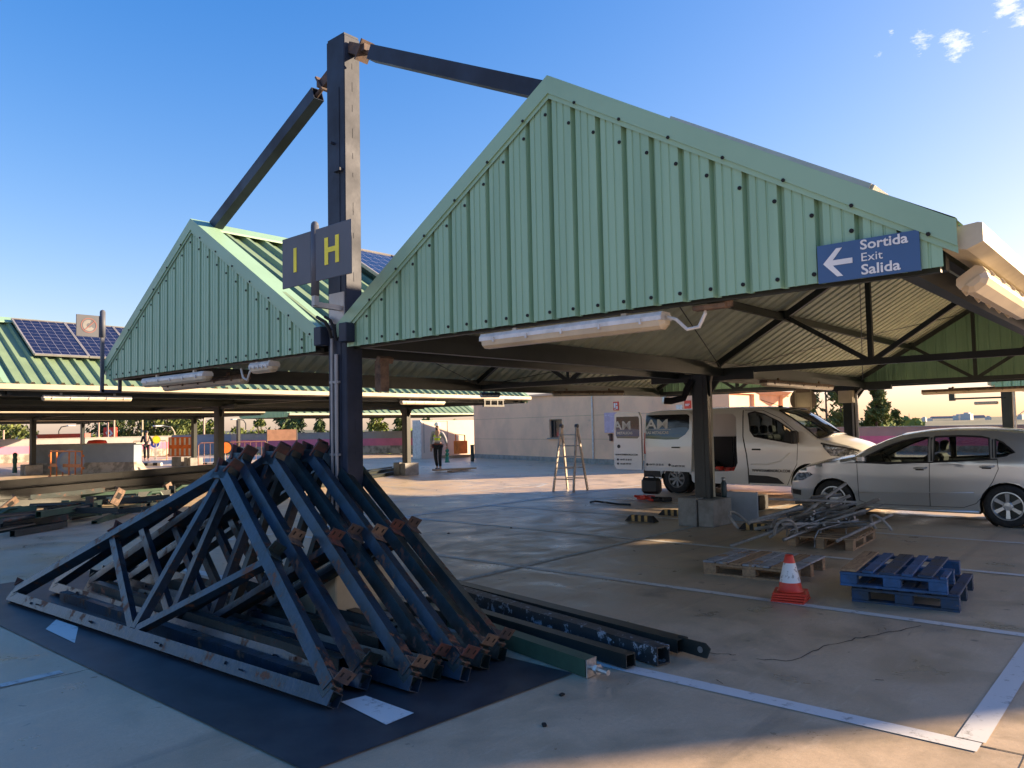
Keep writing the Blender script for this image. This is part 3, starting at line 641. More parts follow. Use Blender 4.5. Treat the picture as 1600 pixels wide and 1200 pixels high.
loose_beam((5.40, 5.75, .08), (4.86, 2.72, .08), .12, .09, BSTEEL, 'farthest loose black beam, its eye plate pointing to the right', ends=2)
loose_beam((5.18, 5.35, .07), (4.60, 2.72, .07), .12, .12, FLAKY, 'flaking speckled blue beam lying between the two black ones')
loose_beam((4.82, 5.25, .06), (4.40, 2.85, .06), .09, .09, BSTEEL, 'thin black loose beam just behind the green one')
loose_beam((4.55, 5.0, .06), (4.13, 2.98, .06), .105, .11, DGREEN, 'green square beam with a threaded rod end, nearest of the loose beams', ends=1)
loose_beam((4.7, 6.9, .07), (4.45, 4.6, .07), .09, .10, TSTEEL2, 'dark beam half hidden under the raised end of the truss pile')
loose_beam((4.3, 7.6, .05), (4.05, 4.9, .05), .09, .09, TSTEEL2, 'dark beam lying on the floor inside the leaning truss pile')

# ------------------------------------------------------------------ stacks of beams farther back
def ibeam(b, p, q, w=.14, h=.2, t=.012):
    p, q = Vector(p), Vector(q); u = Vector((0, 0, 1))
    b.bar(p+u*(h/2-t/2), q+u*(h/2-t/2), w, t); b.bar(p-u*(h/2-t/2), q-u*(h/2-t/2), w, t); b.bar(p, q, t, h-2*t-.001)
base = Vector((4.2, 19.35, 0)); dd = Vector((.925, .38, 0)); nn = Vector((-.38, .925, 0))
wds = ['front lower', 'second lower', 'third lower', 'front upper', 'second upper', 'topmost']
for i, (k, z) in enumerate(((0, .11), (1, .11), (2, .11), (.4, .32), (1.5, .32), (1.0, .53))):
    b = B(); p = base + nn*k*.3 + dd*random.uniform(0, .5)+Vector((0, 0, z)); q = p + dd*9.6; ibeam(b, p, q)
    single(b, 'steel_beam', BSTEEL, (p+q)/2, wds[i]+' long beam of the black stack behind the scrap heap', 'beam', 'stack of long black beams')
nm = ['nearest', 'second', 'third', 'fourth', 'farthest']
for i in range(5):
    b = B(); p = Vector((12.9+i*.45, 18.6+i*.5, .06+.1*(i % 2))); q = p + Vector((4.9, 2.6, 0))*(1.1-.05*i); ibeam(b, p, q, .12, .11)
    single(b, 'steel_beam', BSTEEL, (p+q)/2, nm[i]+' of the low black beams lying by the pale post base near the worker', 'beam', 'low beams near the worker')

# ------------------------------------------------------------------ scrap heap at left: individual offcuts
rnd = random.Random(11)
sl_words = ['long', 'short', 'bent', 'thin', 'thick', 'stubby', 'slanted', 'crossed', 'flat', 'tilted']
pos_words = ['at the left end', 'near the middle', 'towards the right end', 'at the front edge', 'along the back']
n = 0
for i in range(34):
    zone = i % 5; cxp = {0: (4.5, 16.2), 1: (5.8, 16.0), 2: (7.4, 17.2), 3: (5.3, 15.0), 4: (7.0, 18.6)}[zone]
    x = cxp[0]+rnd.uniform(-.8, .8); y = cxp[1]+rnd.uniform(-.6, .6); L = rnd.uniform(.7, 2.3); a = R(rnd.choice((22, 22, 30, -15, -35, 60))+rnd.uniform(-12, 12)); z = .05+.055*(i // 7)+rnd.uniform(0, .03)
    d = Vector((math.cos(a), math.sin(a), rnd.uniform(-.03, .05))); p = Vector((x, y, z))-d*L/2; q = p+d*L; b = B()
    if i % 3 == 0: b.hollow(p, q, .1, .1); kd = 'square tube'
    elif i % 3 == 1: b.cyl(p, q, rnd.choice((.03, .045, .055)), 12); kd = 'pipe'
    else: b.bar(p, q, .12, .012); b.bar(p+Vector((0, 0, .05)), q+Vector((0, 0, .05)), .012, .09); kd = 'angle iron'
    if i % 4 == 0: b.box(q+Vector((0, 0, .08)), (.02, .16, .20), Matrix.Rotation(a, 3, 'Z'))
    sz = 'long' if L > 1.6 else 'medium' if L > 1.1 else 'short'
    single(b, 'scrap_'+kd.replace(' ', '_'), rnd.choice((BSTEEL, TSTEEL2, TSTEEL, DGREEN)), (x, y, 0), '%s %s offcut in the left scrap heap, %s%s' % (sz, kd, pos_words[zone], ('', ', lying on top')[i > 20]), 'scrap metal', 'offcuts in the left scrap heap, '+sz+' '+kd+' '+pos_words[zone])
for (x, y, z, sx, a, lb) in ((6.6, 16.5, .35, .22, .5, 'tan box-shaped bracket with openings standing up on the left scrap heap'), (8.2, 17.6, .32, .18, -.4, 'tan curved plate standing on the right part of the scrap heap'), (4.9, 17.3, .3, .16, .9, 'small pale crumpled plate at the back of the scrap heap')):
    b = B(); m = Matrix.Rotation(a, 3, 'Y') @ Matrix.Rotation(.4, 3, 'Z'); b.mi = 0
    b.box((x, y, z), (sx, .02, .34), m); b.box(Vector((x, y, z))+m @ Vector((0, .05, .16)), (sx, .10, .02), m); b.box(Vector((x, y, z))+m @ Vector((0, .05, -.16)), (sx, .10, .02), m)
    b.mi = 1; b.box(Vector((x, y, z))+m @ Vector((0, -.011, .02)), (sx*.5, .004, .12), m); single(b, 'bracket', [RUSTTAN, BLACK], (x, y, z-.2), lb, 'bracket')
for i, (x, y) in enumerate(((4.6, 15.9), (7.6, 17.0), (8.9, 18.3))):
    b = B(); b.path([(x-.25, y, .25), (x-.1, y, .34), (x+.08, y, .34), (x+.16, y, .22)], .035, 8); single(b, 'bent_pipe', DGREEN, (x, y, .1), ['hooked pipe end at the left of the scrap heap', 'hooked pipe end beside the tan box bracket on the scrap heap', 'hooked pipe end at the right of the scrap heap'][i], 'pipe')

# ================================================================== BUILDING
t = thing('service_building', 'pink beige rendered building with a small window, behind the van and the ladder', 'building', (26.5, 17, 0))
O = Vector((29.7, 28.7, 0)); D = Vector((-3.5, -11.3, 0)).normalized(); N = Vector((D.y, -D.x, 0)) if False else Vector((-11.3, 3.5, 0)).normalized()
LW = 17.9; HB = 3.02
def fb(s, z, o=0): return O + D*s + N*o + Vector((0, 0, z))
def face_rects(b, s0, s1, z0, z1, hole):
    hs0, hs1, hz0, hz1 = hole
    for a, c, e, f in ((s0, hs0, z0, z1), (hs1, s1, z0, z1), (hs0, hs1, z0, hz0), (hs0, hs1, hz1, z1)): b.poly([fb(a, e), fb(c, e), fb(c, f), fb(a, f)])
    for a, c, e, f in ((hs0, hs1, hz0, hz0), (hs0, hs1, hz1, hz1)): b.poly([fb(a, e), fb(c, e), fb(c, e, -.22), fb(a, e, -.22)])
    for a in (hs0, hs1): b.poly([fb(a, hz0), fb(a, hz1), fb(a, hz1, -.22), fb(a, hz0, -.22)])
b = B(); face_rects(b, 0, LW, .0, HB, (7.13, 8.12, 1.07, 1.90))
b.poly([fb(0, 0), fb(0, HB), fb(0, HB)-N*6, fb(0, 0)-N*6]); b.poly([fb(0, HB), fb(LW, HB), fb(LW, HB)-N*6, fb(0, HB)-N*6])
c_ = fb(LW, 0); b.poly([c_, c_+Vector((5.2, 0, 0)), c_+Vector((5.2, 0, 2.72)), c_+Vector((0, 0, 2.72))]); b.poly([c_+Vector((0, 0, 2.72)), c_+Vector((5.2, 0, 2.72)), fb(LW, 2.72)-N*6+Vector((3, 6, 0)), fb(LW-3, 2.72)])
b.poly([c_+Vector((5.2, 0, 0)), c_+Vector((5.2, 9, 0)), c_+Vector((5.2, 9, 2.72)), c_+Vector((5.2, 0, 2.72))])
b.done('wall', BUILD, t)
b = B(); b.box(fb(LW/2, .10, .03), (LW, .06, .2), Matrix((D, N, Vector((0, 0, 1)))).transposed())
for s_ in (0,): b.box(c_+Vector((2.6, -.03, .1)), (5.2, .06, .2))
b.done('plinth', GREYCONC, t)
b = B()
for x in (1.95, 4.5): b.box(c_+Vector((x, -.06, 1.3)), (.42, .12, 2.6))
b.box(c_+Vector((2.6, -.04, 2.66)), (5.3, .14, .14)); b.done('pilaster', BUILD, t)
b = B(); mJ = Matrix((D, N, Vector((0, 0, 1)))).transposed()
for z_, a_, e_2 in ((1.0, 0, 7.1), (1.02, 8.2, 17.8), (2.02, 0, 17.8)): b.box(fb((a_+e_2)/2, z_, .001), (e_2-a_, .006, .012), mJ)
b.done('render_joint', pbr('dark_joint', (.36, .25, .18), .9), t)  # brown tone of the thin joint lines
b = B(); b.path([fb(10.4, .2, .05), fb(10.4, 2.9, .05)], .035, 8); b.done('downpipe', WHITEPL, t)
b = B(); b.box(fb(9, 3.04, .03), (LW+.1, .16, .10), Matrix((D, N, Vector((0, 0, 1)))).transposed()); b.done('coping', BUILD, t)
mT = Matrix((D, N, Vector((0, 0, 1)))).transposed()
b = B()
for s_, w_ in ((7.16, .05), (8.09, .05), (7.42, .04)): b.box(fb(s_, 1.485, -.12), (w_, .05, .83), mT)
for z_ in (1.10, 1.87): b.box(fb(7.625, z_, -.12), (.99, .05, .05), mT)
w_ = b.done('window', pbr('dark_window_frame', (.03, .03, .035), .4), t)
b = B(); b.poly([fb(7.13, 1.07, -.13), fb(8.12, 1.07, -.13), fb(8.12, 1.90, -.13), fb(7.13, 1.90, -.13)]); b.done('pane', pbr('dark_pane', (.02, .025, .03), .06), w_)
b = B(); b.box(fb(7.62, 1.04, .03), (1.15, .12, .05), mT); b.done('sill', GREYCONC, t)
def wall_sign(s0, s1, z0, z1, m, nm_, label, cat='sign', marks=None, th=.03):
    tt = thing(nm_, label, cat, fb((s0+s1)/2, z0, 0)); b = B(); b.box(fb((s0+s1)/2, (z0+z1)/2, th/2+.002), (s1-s0, th, z1-z0), mT); b.done('sign_panel' if cat == 'sign' else 'panel', m, tt)
    if marks:
        b = B()
        for a, c, e, f in marks: b.box(fb(s0+(s1-s0)*(a+c)/2, z0+(z1-z0)*(e+f)/2, th+.004), ((s1-s0)*(c-a), .004, (z1-z0)*(f-e)), mT)
        b.done('pictogram', WHITE, tt)
    return tt
wall_sign(11.78, 12.10, 2.18, 2.53, REDPL, 'fire_sign', 'red fire equipment sign above the lilac notice board', marks=((.12, .45, .3, .85), (.6, .88, .15, .5), (.55, .8, .6, .85), (.2, .5, .1, .2)))
wall_sign(15.8, 16.12, 2.10, 2.42, REDPL, 'fire_sign', 'dark red fire sign on the wall, left of the black post', marks=((.15, .85, .55, .62), (.15, .7, .4, .46)))
wall_sign(15.38, 15.68, 2.08, 2.28, WHITEPL, 'wall_notice', 'small white notice beside the dark red fire sign')
wall_sign(11.18, 11.98, 1.28, 2.10, pbr('lilac_board', (.52, .40, .55), .5), 'notice_board', 'lilac notice board on the pink wall beside the open van door', 'notice board', marks=((.08, .2, .86, .88), (.3, .4, .86, .88), (.5, .9, .8, .81), (.08, .2, .08, .10), (.6, .7, .08, .10)))
b = B(); b.box(fb(11.6, 1.1, .05), (.12, .08, .3), mT); b.box(fb(11.6, 1.2, .1), (.2, .04, .06), mT); single(b, 'wall_hook', RUST, fb(11.6, 1.0, 0), 'small rusty fitting on the wall under the lilac notice board', 'fitting')
tt = thing('wall_lamp', 'lit rectangular frame lamp high on the pink wall above the van', 'lamp', fb(14.8, 2.3, 0)); b = B(); b.box(fb(14.85, 2.53, .06), (.27, .1, .34), mT); b.done('lamp_housing', DIFF, tt); b = B(); b.box(fb(14.85, 2.53, .115), (.16, .01, .24), mT); b.done('lamp_glass', WHITEPL, tt)

# white enclosure left of the building
t = thing('white_enclosure', 'pale sunlit enclosure wall with a white side door, behind the worker', 'wall', (29, 30.7, 0))
b = B(); b.bx(27.66, 31.9, 30.64, 31.2, 0, 2.03); b.done('wall', pbr('pale_render', (.62, .52, .42), .8, 0, (.56, .47, .38), 1), t)
b = B(); b.bx(27.60, 27.655, 30.6, 31.24, 0, 2.05); b.done('door', WHITEPL, t)
b = B(); b.bx(27.85, 27.88, 30.62, 30.636, .3, 1.9); b.bx(29.6, 29.62, 30.62, 30.636, 0, 2.0)
b.bx(27.87, 29.61, 30.625, 30.636, 1.96, 1.98)
b.done('joint', GREYCONC, t)

# added unseen blocker beyond the right aisle, shaped to shade the near bays
t = thing('shade_blocker', 'added unseen block across the right aisle, put there to shade the near bays', 'tower', (20, -6, 0))
tw = [(17.5, -8.66), (21.3, -3.6), (24.0, -5.6), (20.2, -10.66)]
b = B(); b.prism([(x, y, 0) for x, y in tw], (0, 0, 6.5)); b.done('wall', BUILD, t)
b = B(); cx3, cy3 = 21.0, -6.8; b.prism([(cx3+(x-cx3)*1.03, cy3+(y-cy3)*1.03, 6.5) for x, y in tw], (0, 0, .12)); b.done('roof', GREYCONC, t)
b = B(); dq = Vector((.6, .8, 0)); c = Vector((18, -8, 0))+dq*2.7; b.box(c+Vector((-.02, .015, 1.05)), (.95, .06, 2.1), Matrix((dq, Vector((-.8, .6, 0)), Vector((0, 0, 1)))).transposed()); b.done('door', REDPL, t)
# ------------------------------------------------------------------ parapets
PK = pbr('pink_wall_band', (.60, .17, .27), .85, 0, (.50, .15, .24), 1.5); GR = pbr('grey_wall_band', (.30, .29, .28), .85, 0, (.25, .245, .24), .8)
BL = pbr('blue_grey_wall', (.20, .26, .34), .85, 0, (.17, .22, .30), 1); BASEC = pbr('stained_base_band', (.36, .33, .29), .9, 0, (.16, .15, .13), 2.2, contrast=(.45, .6), bump=.2)
def parapet(p, q, top, bands, label, th=.22, group=None):
    p, q = Vector((*p, 0)), Vector((*q, 0)); t = thing('parapet_wall', label, 'wall', (p+q)/2, group); nrm = Vector((-(q-p).y, (q-p).x, 0)).normalized()*th
    for (z0, z1, m, nme, prd) in bands:
        b = B(); o_ = -nrm.normalized()*prd if False else Vector((0, 0, 0)); b.prism([p+Vector((0, 0, z0)), q+Vector((0, 0, z0)), q+Vector((0, 0, z1)), p+Vector((0, 0, z1))], nrm); b.done(nme, m, t)
    b = B(); b.prism([p+Vector((0, 0, top))-nrm*.15, q+Vector((0, 0, top))-nrm*.15, q+Vector((0, 0, top+.05))-nrm*.15, p+Vector((0, 0, top+.05))-nrm*.15], nrm*1.3); b.done('coping', GREYCONC, t)
    return t
bands = [(0, .52, BASEC, 'base_band', 0), (.52, 1.0, PK, 'pink_band', 0), (1.0, 1.42, GR, 'grey_band', 0)]
bandl = [(0, .45, BASEC, 'base_band', 0), (.45, .92, PK, 'pink_band', 0), (.92, 1.28, GR, 'grey_band', 0)]
parapet((-70, 43.6), (14.9, 54.5), 1.28, bandl, 'far left parapet with pale pink band, behind the post with the red fascia above')
parapet((14.9, 54.5), (26.2, 56.1), 1.40, bands, 'bright pink banded parapet behind the orange barriers at left')
parapet((26.2, 56.1), (29.5, 53.6), 1.44, [(0, 1.44, BL, 'blue_band', 0)], 'plain blue grey stretch of parapet right of the orange barrier')
parapet((29.5, 53.6), (35.2, 33.0), 1.42, bands, 'pink and grey parapet seen left and right of the tall mast', th=.22)
parapet((RW_X, 34), (RW_X, -60), 1.2, [(0, .30, BASEC, 'base_band', 0), (.30, .78, PK, 'pink_band', 0), (.78, 1.2, pbr('brown_wall_band', (.33, .25, .22), .85, 0, (.29, .22, .2), 1), 'brown_band', 0)], 'brown and pink parapet behind the two vehicles at right')
parapet((35.2, 33), (RW_X, 34), 1.42, [(0, 1.42, GR, 'grey_band', 0)], 'short grey parapet hidden behind the building')

# ================================================================== VEHICLES
def panel_mesh(b, outer, holes, ymap, cuts_s, cuts_z, side):
    # flat outline with openings, cut on a grid and bent to the body's curvature
    bm = bmesh.new(); loops = [outer]+holes; flat = [Vector((p[0], p[1], 0)) for l in loops for p in l]
    tris = tessellate_polygon([[Vector((p[0], p[1], 0)) for p in l] for l in loops])
    vs = [bm.verts.new((v.x, 0, v.y)) for v in flat]
    for t3 in tris:
        try: bm.faces.new([vs[i] for i in t3])
        except ValueError: pass
    for c in cuts_s: bmesh.ops.bisect_plane(bm, geom=bm.verts[:]+bm.edges[:]+bm.faces[:], plane_co=(c, 0, 0), plane_no=(1, 0, 0))
    for c in cuts_z: bmesh.ops.bisect_plane(bm, geom=bm.verts[:]+bm.edges[:]+bm.faces[:], plane_co=(0, 0, c), plane_no=(0, 0, 1))
    idx = {}
    for v in bm.verts: idx[v] = b.bm.verts.new((v.co.x, side*ymap(v.co.x, v.co.z), v.co.z))
    fs = []
    for f in bm.faces:
        try: fs.append(b.bm.faces.new([idx[v] for v in f.verts]))
        except ValueError: pass
    b._f(fs); bm.free()
def frange(a, c, st):
    o = []
    while a < c: o.append(a); a += st
    return o
def arch(cx_, r, zc, z0, n=14):      # points of a wheel arch from front to rear (s decreasing), starting/ending at z0
    a0 = math.asin((z0-zc)/r); return [(cx_+r*math.cos(a0+(math.pi-2*a0)*k/n), zc+r*math.sin(a0+(math.pi-2*a0)*k/n)) for k in range(n+1)]
def strip_over(b, prof, hw, crown, sbulge, segs=10, skip=()):
    rows = []
    for (s_, z), cr, sb in zip(prof, crown, sbulge):
        h = hw(s_, z); rows.append([Vector((s_+sb*(1-(j/segs)**2), h*j/segs, z+cr*(1-(j/segs)**2))) for j in range(-segs, segs+1)])
    for i in range(len(rows)-1):
        if i in skip: continue
        b.grid(rows[i:i+2])
    return rows
def inset_strip(b, r0, r1, m0, m1, e0, e1, off):   # glass sheet between two strip rows
    n = len(r0)-1; out = []
    for t_ in (e0, (e0+e1)/2, e1):
        row = []
        for k in range(n+1):
            u = m0+(m1-m0)*k/n; x = u*n; i = min(int(x), n-1); f = x-i
            p = r0[i].lerp(r0[i+1], f); q = r1[i].lerp(r1[i+1], f); row.append(p.lerp(q, t_)+off)
        out.append(row)
    b.grid(out)
def wheel(t, x, y, side, R_, rim_r, w, spokes, rimmat, seedrot=0):
    wr = R_-rim_r; b = B()
    b.lathe([(rim_r-.005, -w/2+.015), (rim_r+wr*.25, -w/2), (R_-.025, -w/2+.004), (R_, -w/2+.03), (R_, w/2-.03), (R_-.025, w/2-.004), (rim_r+wr*.25, w/2), (rim_r-.005, w/2-.015)], 40, (x, y, R_), 'Y')
    ty_ = b.done('tyre', RUBBER, t, True)
    o_ = side*w/2; b = B(); z0 = -side
    b.lathe([(rim_r+.004, o_-side*.004), (rim_r-.012, o_-side*.002), (rim_r-.026, o_-side*.03), (rim_r-.03, o_-side*.12), (rim_r-.03, -o_)], 36, (x, y, R_), 'Y')
    for k in range(spokes):
        a = 2*math.pi*k/spokes+seedrot; d = Vector((math.cos(a), 0, math.sin(a))); q = Vector((-d.z, 0, d.x)); c = Vector((x, y+o_, R_)); Y_ = Vector((0, side, 0))
        p0, p1 = c+d*.05-Y_*.03, c+d*(rim_r-.015)-Y_*.018
        b.prism([p0-q*.020, p0+q*.020, p1+q*.030, p1-q*.030], -Y_*.022)
    b.lathe([(.001, o_-side*.018), (.055, o_-side*.022), (.07, o_-side*.035), (.07, o_-side*.06)], 20, (x, y, R_), 'Y')
    for k in range(5):
        a = 2*math.pi*k/5; b.cyl((x+.045*math.cos(a), y+o_-side*.021, R_+.045*math.sin(a)), (x+.045*math.cos(a), y+o_-side*.012, R_+.045*math.sin(a)), .009, 6)
    b.done('rim', rimmat, t)
    b = B(); b.cyl((x, y+o_-side*.07, R_), (x, y+o_-side*.10, R_), rim_r-.03, 24); b.done('brake_disc', BSTEEL, t)
RIM = pbr('alloy_rim', (.52, .53, .54), .3, .8, (.45, .46, .47), 8)
GLASS = glass('car_glass'); DGLASS = glass('dark_glass', (.22, .25, .25))
BLKTRIM = pbr('black_trim', (.014, .014, .015), .5)
INTER = pbr('interior_grey', (.035, .035, .038), .8)
LAMPG = pbr('lamp_lens', (.30, .32, .34), .08, .4, (.08, .09, .10), 18, contrast=(.45, .55))
def seat(t, x, y, m, sc=1.0, hz=.34):
    b = B(); b.box((x, y, hz+.12), (.50*sc, .48, .16), None, .04); b.box((x-.24*sc, y, hz+.42), (.14, .46, .56), Matrix.Rotation(-.2, 3, 'Y'), .04); b.box((x-.33*sc, y, hz+.82), (.10, .26, .18), Matrix.Rotation(-.15, 3, 'Y'), .035); b.done('seat', m, t)

# ---- silver hatchback, nose to the left of the picture
PAINT = pbr('silver_paint', (.56, .57, .57), .24, .6, (.54, .55, .55), .5, coat=.6)
car = thing('hatchback_car', 'silver five-door hatchback parked nose left behind the blue pallets', 'car', (14.10, 2.05, 0), local=True, rot=(0, 0, R(90.6)))
def hw(s_, z):
    w = .842
    w -= .055*max(0, (s_-2.35)/.85)**2.2*2.2 if s_ > 2.35 else 0
    w -= .10*max(0, (-.05-s_)/.6)**2 if s_ < -.05 else 0
    if z > .92: w -= .235*(z-.92)+.30*max(0, z-1.25)**1.3
    if z < .92: w -= .10*max(0, .45-z) + .018*abs(z-.70)
    return w
prof = [(3.10, .20), (3.20, .30), (3.21, .46), (3.17, .62), (3.08, .74), (2.92, .82), (2.65, .885), (2.30, .96), (2.10, 1.00), (1.86, 1.145), (1.62, 1.265), (1.42, 1.34), (1.10, 1.395), (.72, 1.42), (.30, 1.42), (-.10, 1.39), (-.42, 1.335), (-.52, 1.19), (-.62, .98), (-.66, .80), (-.68, .60), (-.67, .36), (-.62, .24)]
crown = [0, 0, .01, .015, .03, .04, .05, .05, .05, .045, .045, .05, .045, .045, .045, .04, .035, .01, 0, 0, 0, 0, 0]
sb = [.05, .09, .10, .10, .10, .10, .10, .10, .12, .10, .07, .03, 0, 0, 0, 0, -.03, -.05, -.05, -.06, -.06, -.06, -.04]
outer = [(3.10, .20), *arch(2.47, .355, .30, .22), (2.10, .19), (.37, .19), *arch(0, .355, .30, .22), (-.62, .24)]
outer += prof[::-1][1:-1]
W1 = [(2.08, .93), (1.90, 1.03), (1.62, 1.175), (1.38, 1.265), (1.20, 1.305), (1.01, 1.325), (1.02, .945), (1.6, .91)]
W2 = [(.93, 1.33), (.60, 1.34), (.30, 1.325), (.20, 1.30), (.19, 1.005), (.5, .97), (.94, .95)]
W3 = [(.12, 1.285), (.02, 1.235), (-.12, 1.09), (-.02, 1.05), (.12, 1.015)]
cs, cz = frange(-.6, 3.2, .14), frange(.28, 1.42, .09)
b = B()
for sd2 in (1, -1): panel_mesh(b, outer, [W1, W2, W3], hw, cs, cz, sd2)
rows = strip_over(b, prof, hw, crown, sb, 10, skip=(8, 9, 10, 16))
for (i0, i1, m) in ((8, 11, .04), (16, 17, .06)):      # frames round windscreen and tailgate glass
    for k in range(i0, i1):
        for a_, c2 in ((0, 1), (19, 20)): b.grid([[rows[k][a_], rows[k][c2]], [rows[k+1][a_], rows[k+1][c2]]])
bmesh.ops.remove_doubles(b.bm, verts=b.bm.verts, dist=.0008)
body = b.done('body', PAINT, car, True)
b = B()
for k in range(8, 11): b.grid([[v+Vector((0, 0, -.004)) for v in rows[k][1:-1]], [v+Vector((0, 0, -.004)) for v in rows[k+1][1:-1]]])
b.done('windscreen', GLASS, car, True)
b = B(); b.grid([rows[16][1:-1], rows[17][1:-1]]); b.done('rear_window', DGLASS, car, True)
for sd2, nm2 in ((1, 'near'), (-1, 'far')):
    for W_ in (W1, W2, W3):
        b = B(); panel_mesh(b, W_, [], lambda s_, z: hw(s_, z)-.008, frange(-.6, 3.2, .2), [1.1, 1.2], sd2); b.done('side_window', GLASS, car, True)
    def edge(b, pts, r=.012, o=.002): b.path([(p[0], sd2*(hw(*p)+o), p[1]) for p in pts], r, 5)
    b = B()
    for W_ in (W1, W2, W3): edge(b, W_+[W_[0]], .016, -.004)
    b.path([(2.1, sd2*(hw(2.1, .92)-.002), .925), (1.0, sd2*(hw(1, .94)+.001), .932), (.1, sd2*(hw(.1, .99)+.001), .995)], .012, 5)
    edge(b, [(.97, .95), (.97, 1.31)], .034, -.025); edge(b, [(.155, 1.01), (.155, 1.28)], .025, -.018); b.done('window_trim', BLKTRIM, car)
    b = B()      # shut lines
    for L_ in ([(2.07, .90), (2.065, .6), (2.06, .30), (1.95, .265)], [(1.00, .93), (1.01, .6), (1.02, .26)], [(.10, 1.0), (.09, .85), (.17, .66), (.30, .45), (.40, .33), (.55, .27)], [(1.95, .262), (1.5, .255), (.55, .262)]):
        pts = []
        for p, q in zip(L_, L_[1:]): pts += [(p[0]+(q[0]-p[0])*k/5, p[1]+(q[1]-p[1])*k/5) for k in range(5)]
        edge(b, pts+[L_[-1]], .0045, 0.0)
    b.done('door_gap', BLACK, car)
    for x_, z_ in ((1.14, .845), (.24, .885)):
        b = B(); y_ = sd2*(hw(x_, z_)); b.path([(x_-.10, y_+sd2*.004, z_+.01), (x_-.08, y_+sd2*.032, z_), (x_+.06, y_+sd2*.032, z_-.004), (x_+.08, y_+sd2*.003, z_-.006)], .013, 8); b.lathe([(.001, 0), (.035, .001), (.042, .004)], 14, (x_+.0, y_-.0, z_-.005), 'Y') if False else None
        b.done('door_handle', PAINT, car, True)
        b = B(); b.box((x_, y_-sd2*.001, z_-.012), (.12, .006, .05), None, .002); b.done('handle_recess', BLKTRIM, car)
    b = B(); edge(b, [(2.05, .43), (1.5, .455), (.9, .475), (.42, .49)], .010, -.003); b.done('body_crease', PAINT, car, True)
    b = B(); edge(b, [(2.10, .20), (1.2, .195), (.37, .20)], .028, -.012); b.done('sill', PAINT, car, True)
    b = B(); o_ = hw(3.0, .62); b.path([(3.12, sd2*(hw(3.12, .6)-.0), .60), (2.86, sd2*(hw(2.86, .72)), .715)], .02, 6); P_ = [(3.17, .585), (2.98, .60), (2.80, .70), (2.86, .745), (3.07, .72)]
    b.bm.clear(); panel_mesh(b, P_, [], lambda s_, z: hw(s_, z)+.006, frange(2.8, 3.2, .06), [.64, .69], sd2); b.done('headlight', LAMPG, car, True)
    b = B(); panel_mesh(b, [(3.185, .36), (3.03, .34), (3.02, .43), (3.19, .44)], [], lambda s_, z: hw(s_, z)+.004, [3.08, 3.13], [], sd2); b.cyl((3.10, sd2*(hw(3.10, .39)-.0), .385), (3.10, sd2*(hw(3.10, .39)+.012), .385), .03, 12); b.done('fog_lamp', BLKTRIM, car, False)
    b = B(); panel_mesh(b, [(-.50, 1.0), (-.30, .97), (-.33, .80), (-.66, .80), (-.63, .98)], [], lambda s_, z: hw(s_, z)+.006, frange(-.6, -.3, .06), [.9], sd2); b.done('tail_light', REDPL, car, True)
    b = B(); b.box((1.98, sd2*.90, .98), (.13, .17, .12), None, .03); b.bar((2.0, sd2*.80, .94), (1.99, sd2*.86, .96), .05, .05); b.done('side_mirror', PAINT, car)
    wheel(car, 2.47, sd2*.745, sd2, .31, .205, .19, 5, RIM, .5); wheel(car, 0, sd2*.745, sd2, .31, .205, .19, 6, RIM, math.pi/2)
b = B(); b.bx(2.14, 3.12, -.55, .55, .20, .66); b.bx(.36, 2.12, -.75, .75, .17, .34); b.bx(-.62, -.36, -.6, .6, .22, .80); b.bx(-.37, .38, -.52, .52, .3, .78)
for x_ in (2.47, 0): 
    for sd2 in (1, -1): b.lathe([(.34, 0), (.345, -sd2*.26)], 20, (x_, sd2*.80, .30), 'Y')
b.done('underbody', BLACK, car)
for x_, y_ in ((1.35, .36), (1.35, -.36), (.42, .36), (.42, -.36)): seat(car, x_, y_, INTER)
b = B(); b.bx(1.75, 2.12, -.68, .68, .60, .90, .04); b.done('dashboard', INTER, car)
b = B(); b.lathe([(.165, 0), (.185, .01), (.165, .02)], 24, (0, 0, 0), 'X'); bmesh.ops.transform(b.bm, matrix=Matrix.Translation((1.72, .36, .93)) @ Matrix.Rotation(.45, 4, 'Y'), verts=b.bm.verts); b.done('steering_wheel', INTER, car)
b = B(); b.cyl((-.22, 0, 1.43), (-.42, 0, 1.62), .004, 5); b.box((-.2, 0, 1.435), (.08, .04, .02)); b.done('aerial', BLKTRIM, car)
b = B(); b.bx(3.24, 3.30, -.5, .5, .34, .44, .01); b.bx(3.18, 3.24, -.35, .35, .6, .68, .01); b.done('front_grille', BLKTRIM, car)

# ---- grey work van, nose to the right of the picture, doors open
VP = pbr('van_grey_paint', (.74, .74, .72), .28, .15, (.72, .72, .70), .5, coat=.6)
van = thing('work_van', 'pale grey work van with lettering and its rear and sliding doors open', 'van', (16.93, 8.97, 0), local=True, rot=(0, 0, R(-90.8)))
def vw(s_, z):
    w = .93
    if z > 1.05: w -= .10*(z-1.05)+.35*max(0, z-1.70)**1.6
    if z < .6: w -= .05*(.6-z)
    if s_ > 2.9: w -= .16*((s_-2.9)/1.1)**2.4*1.3
    if s_ < -.6: w -= .04*((-.6-s_)/.27)**2
    return w
vprof = [(4.02, .22), (4.12, .34), (4.14, .60), (4.11, .86), (4.02, 1.00), (3.80, 1.09), (3.50, 1.17), (3.22, 1.235), (2.95, 1.47), (2.68, 1.67), (2.42, 1.83), (2.25, 1.885), (2.0, 1.91), (1.4, 1.925), (.6, 1.925), (0, 1.92), (-.5, 1.91), (-.76, 1.88), (-.84, 1.78), (-.87, 1.2), (-.87, .60), (-.87, .36)]
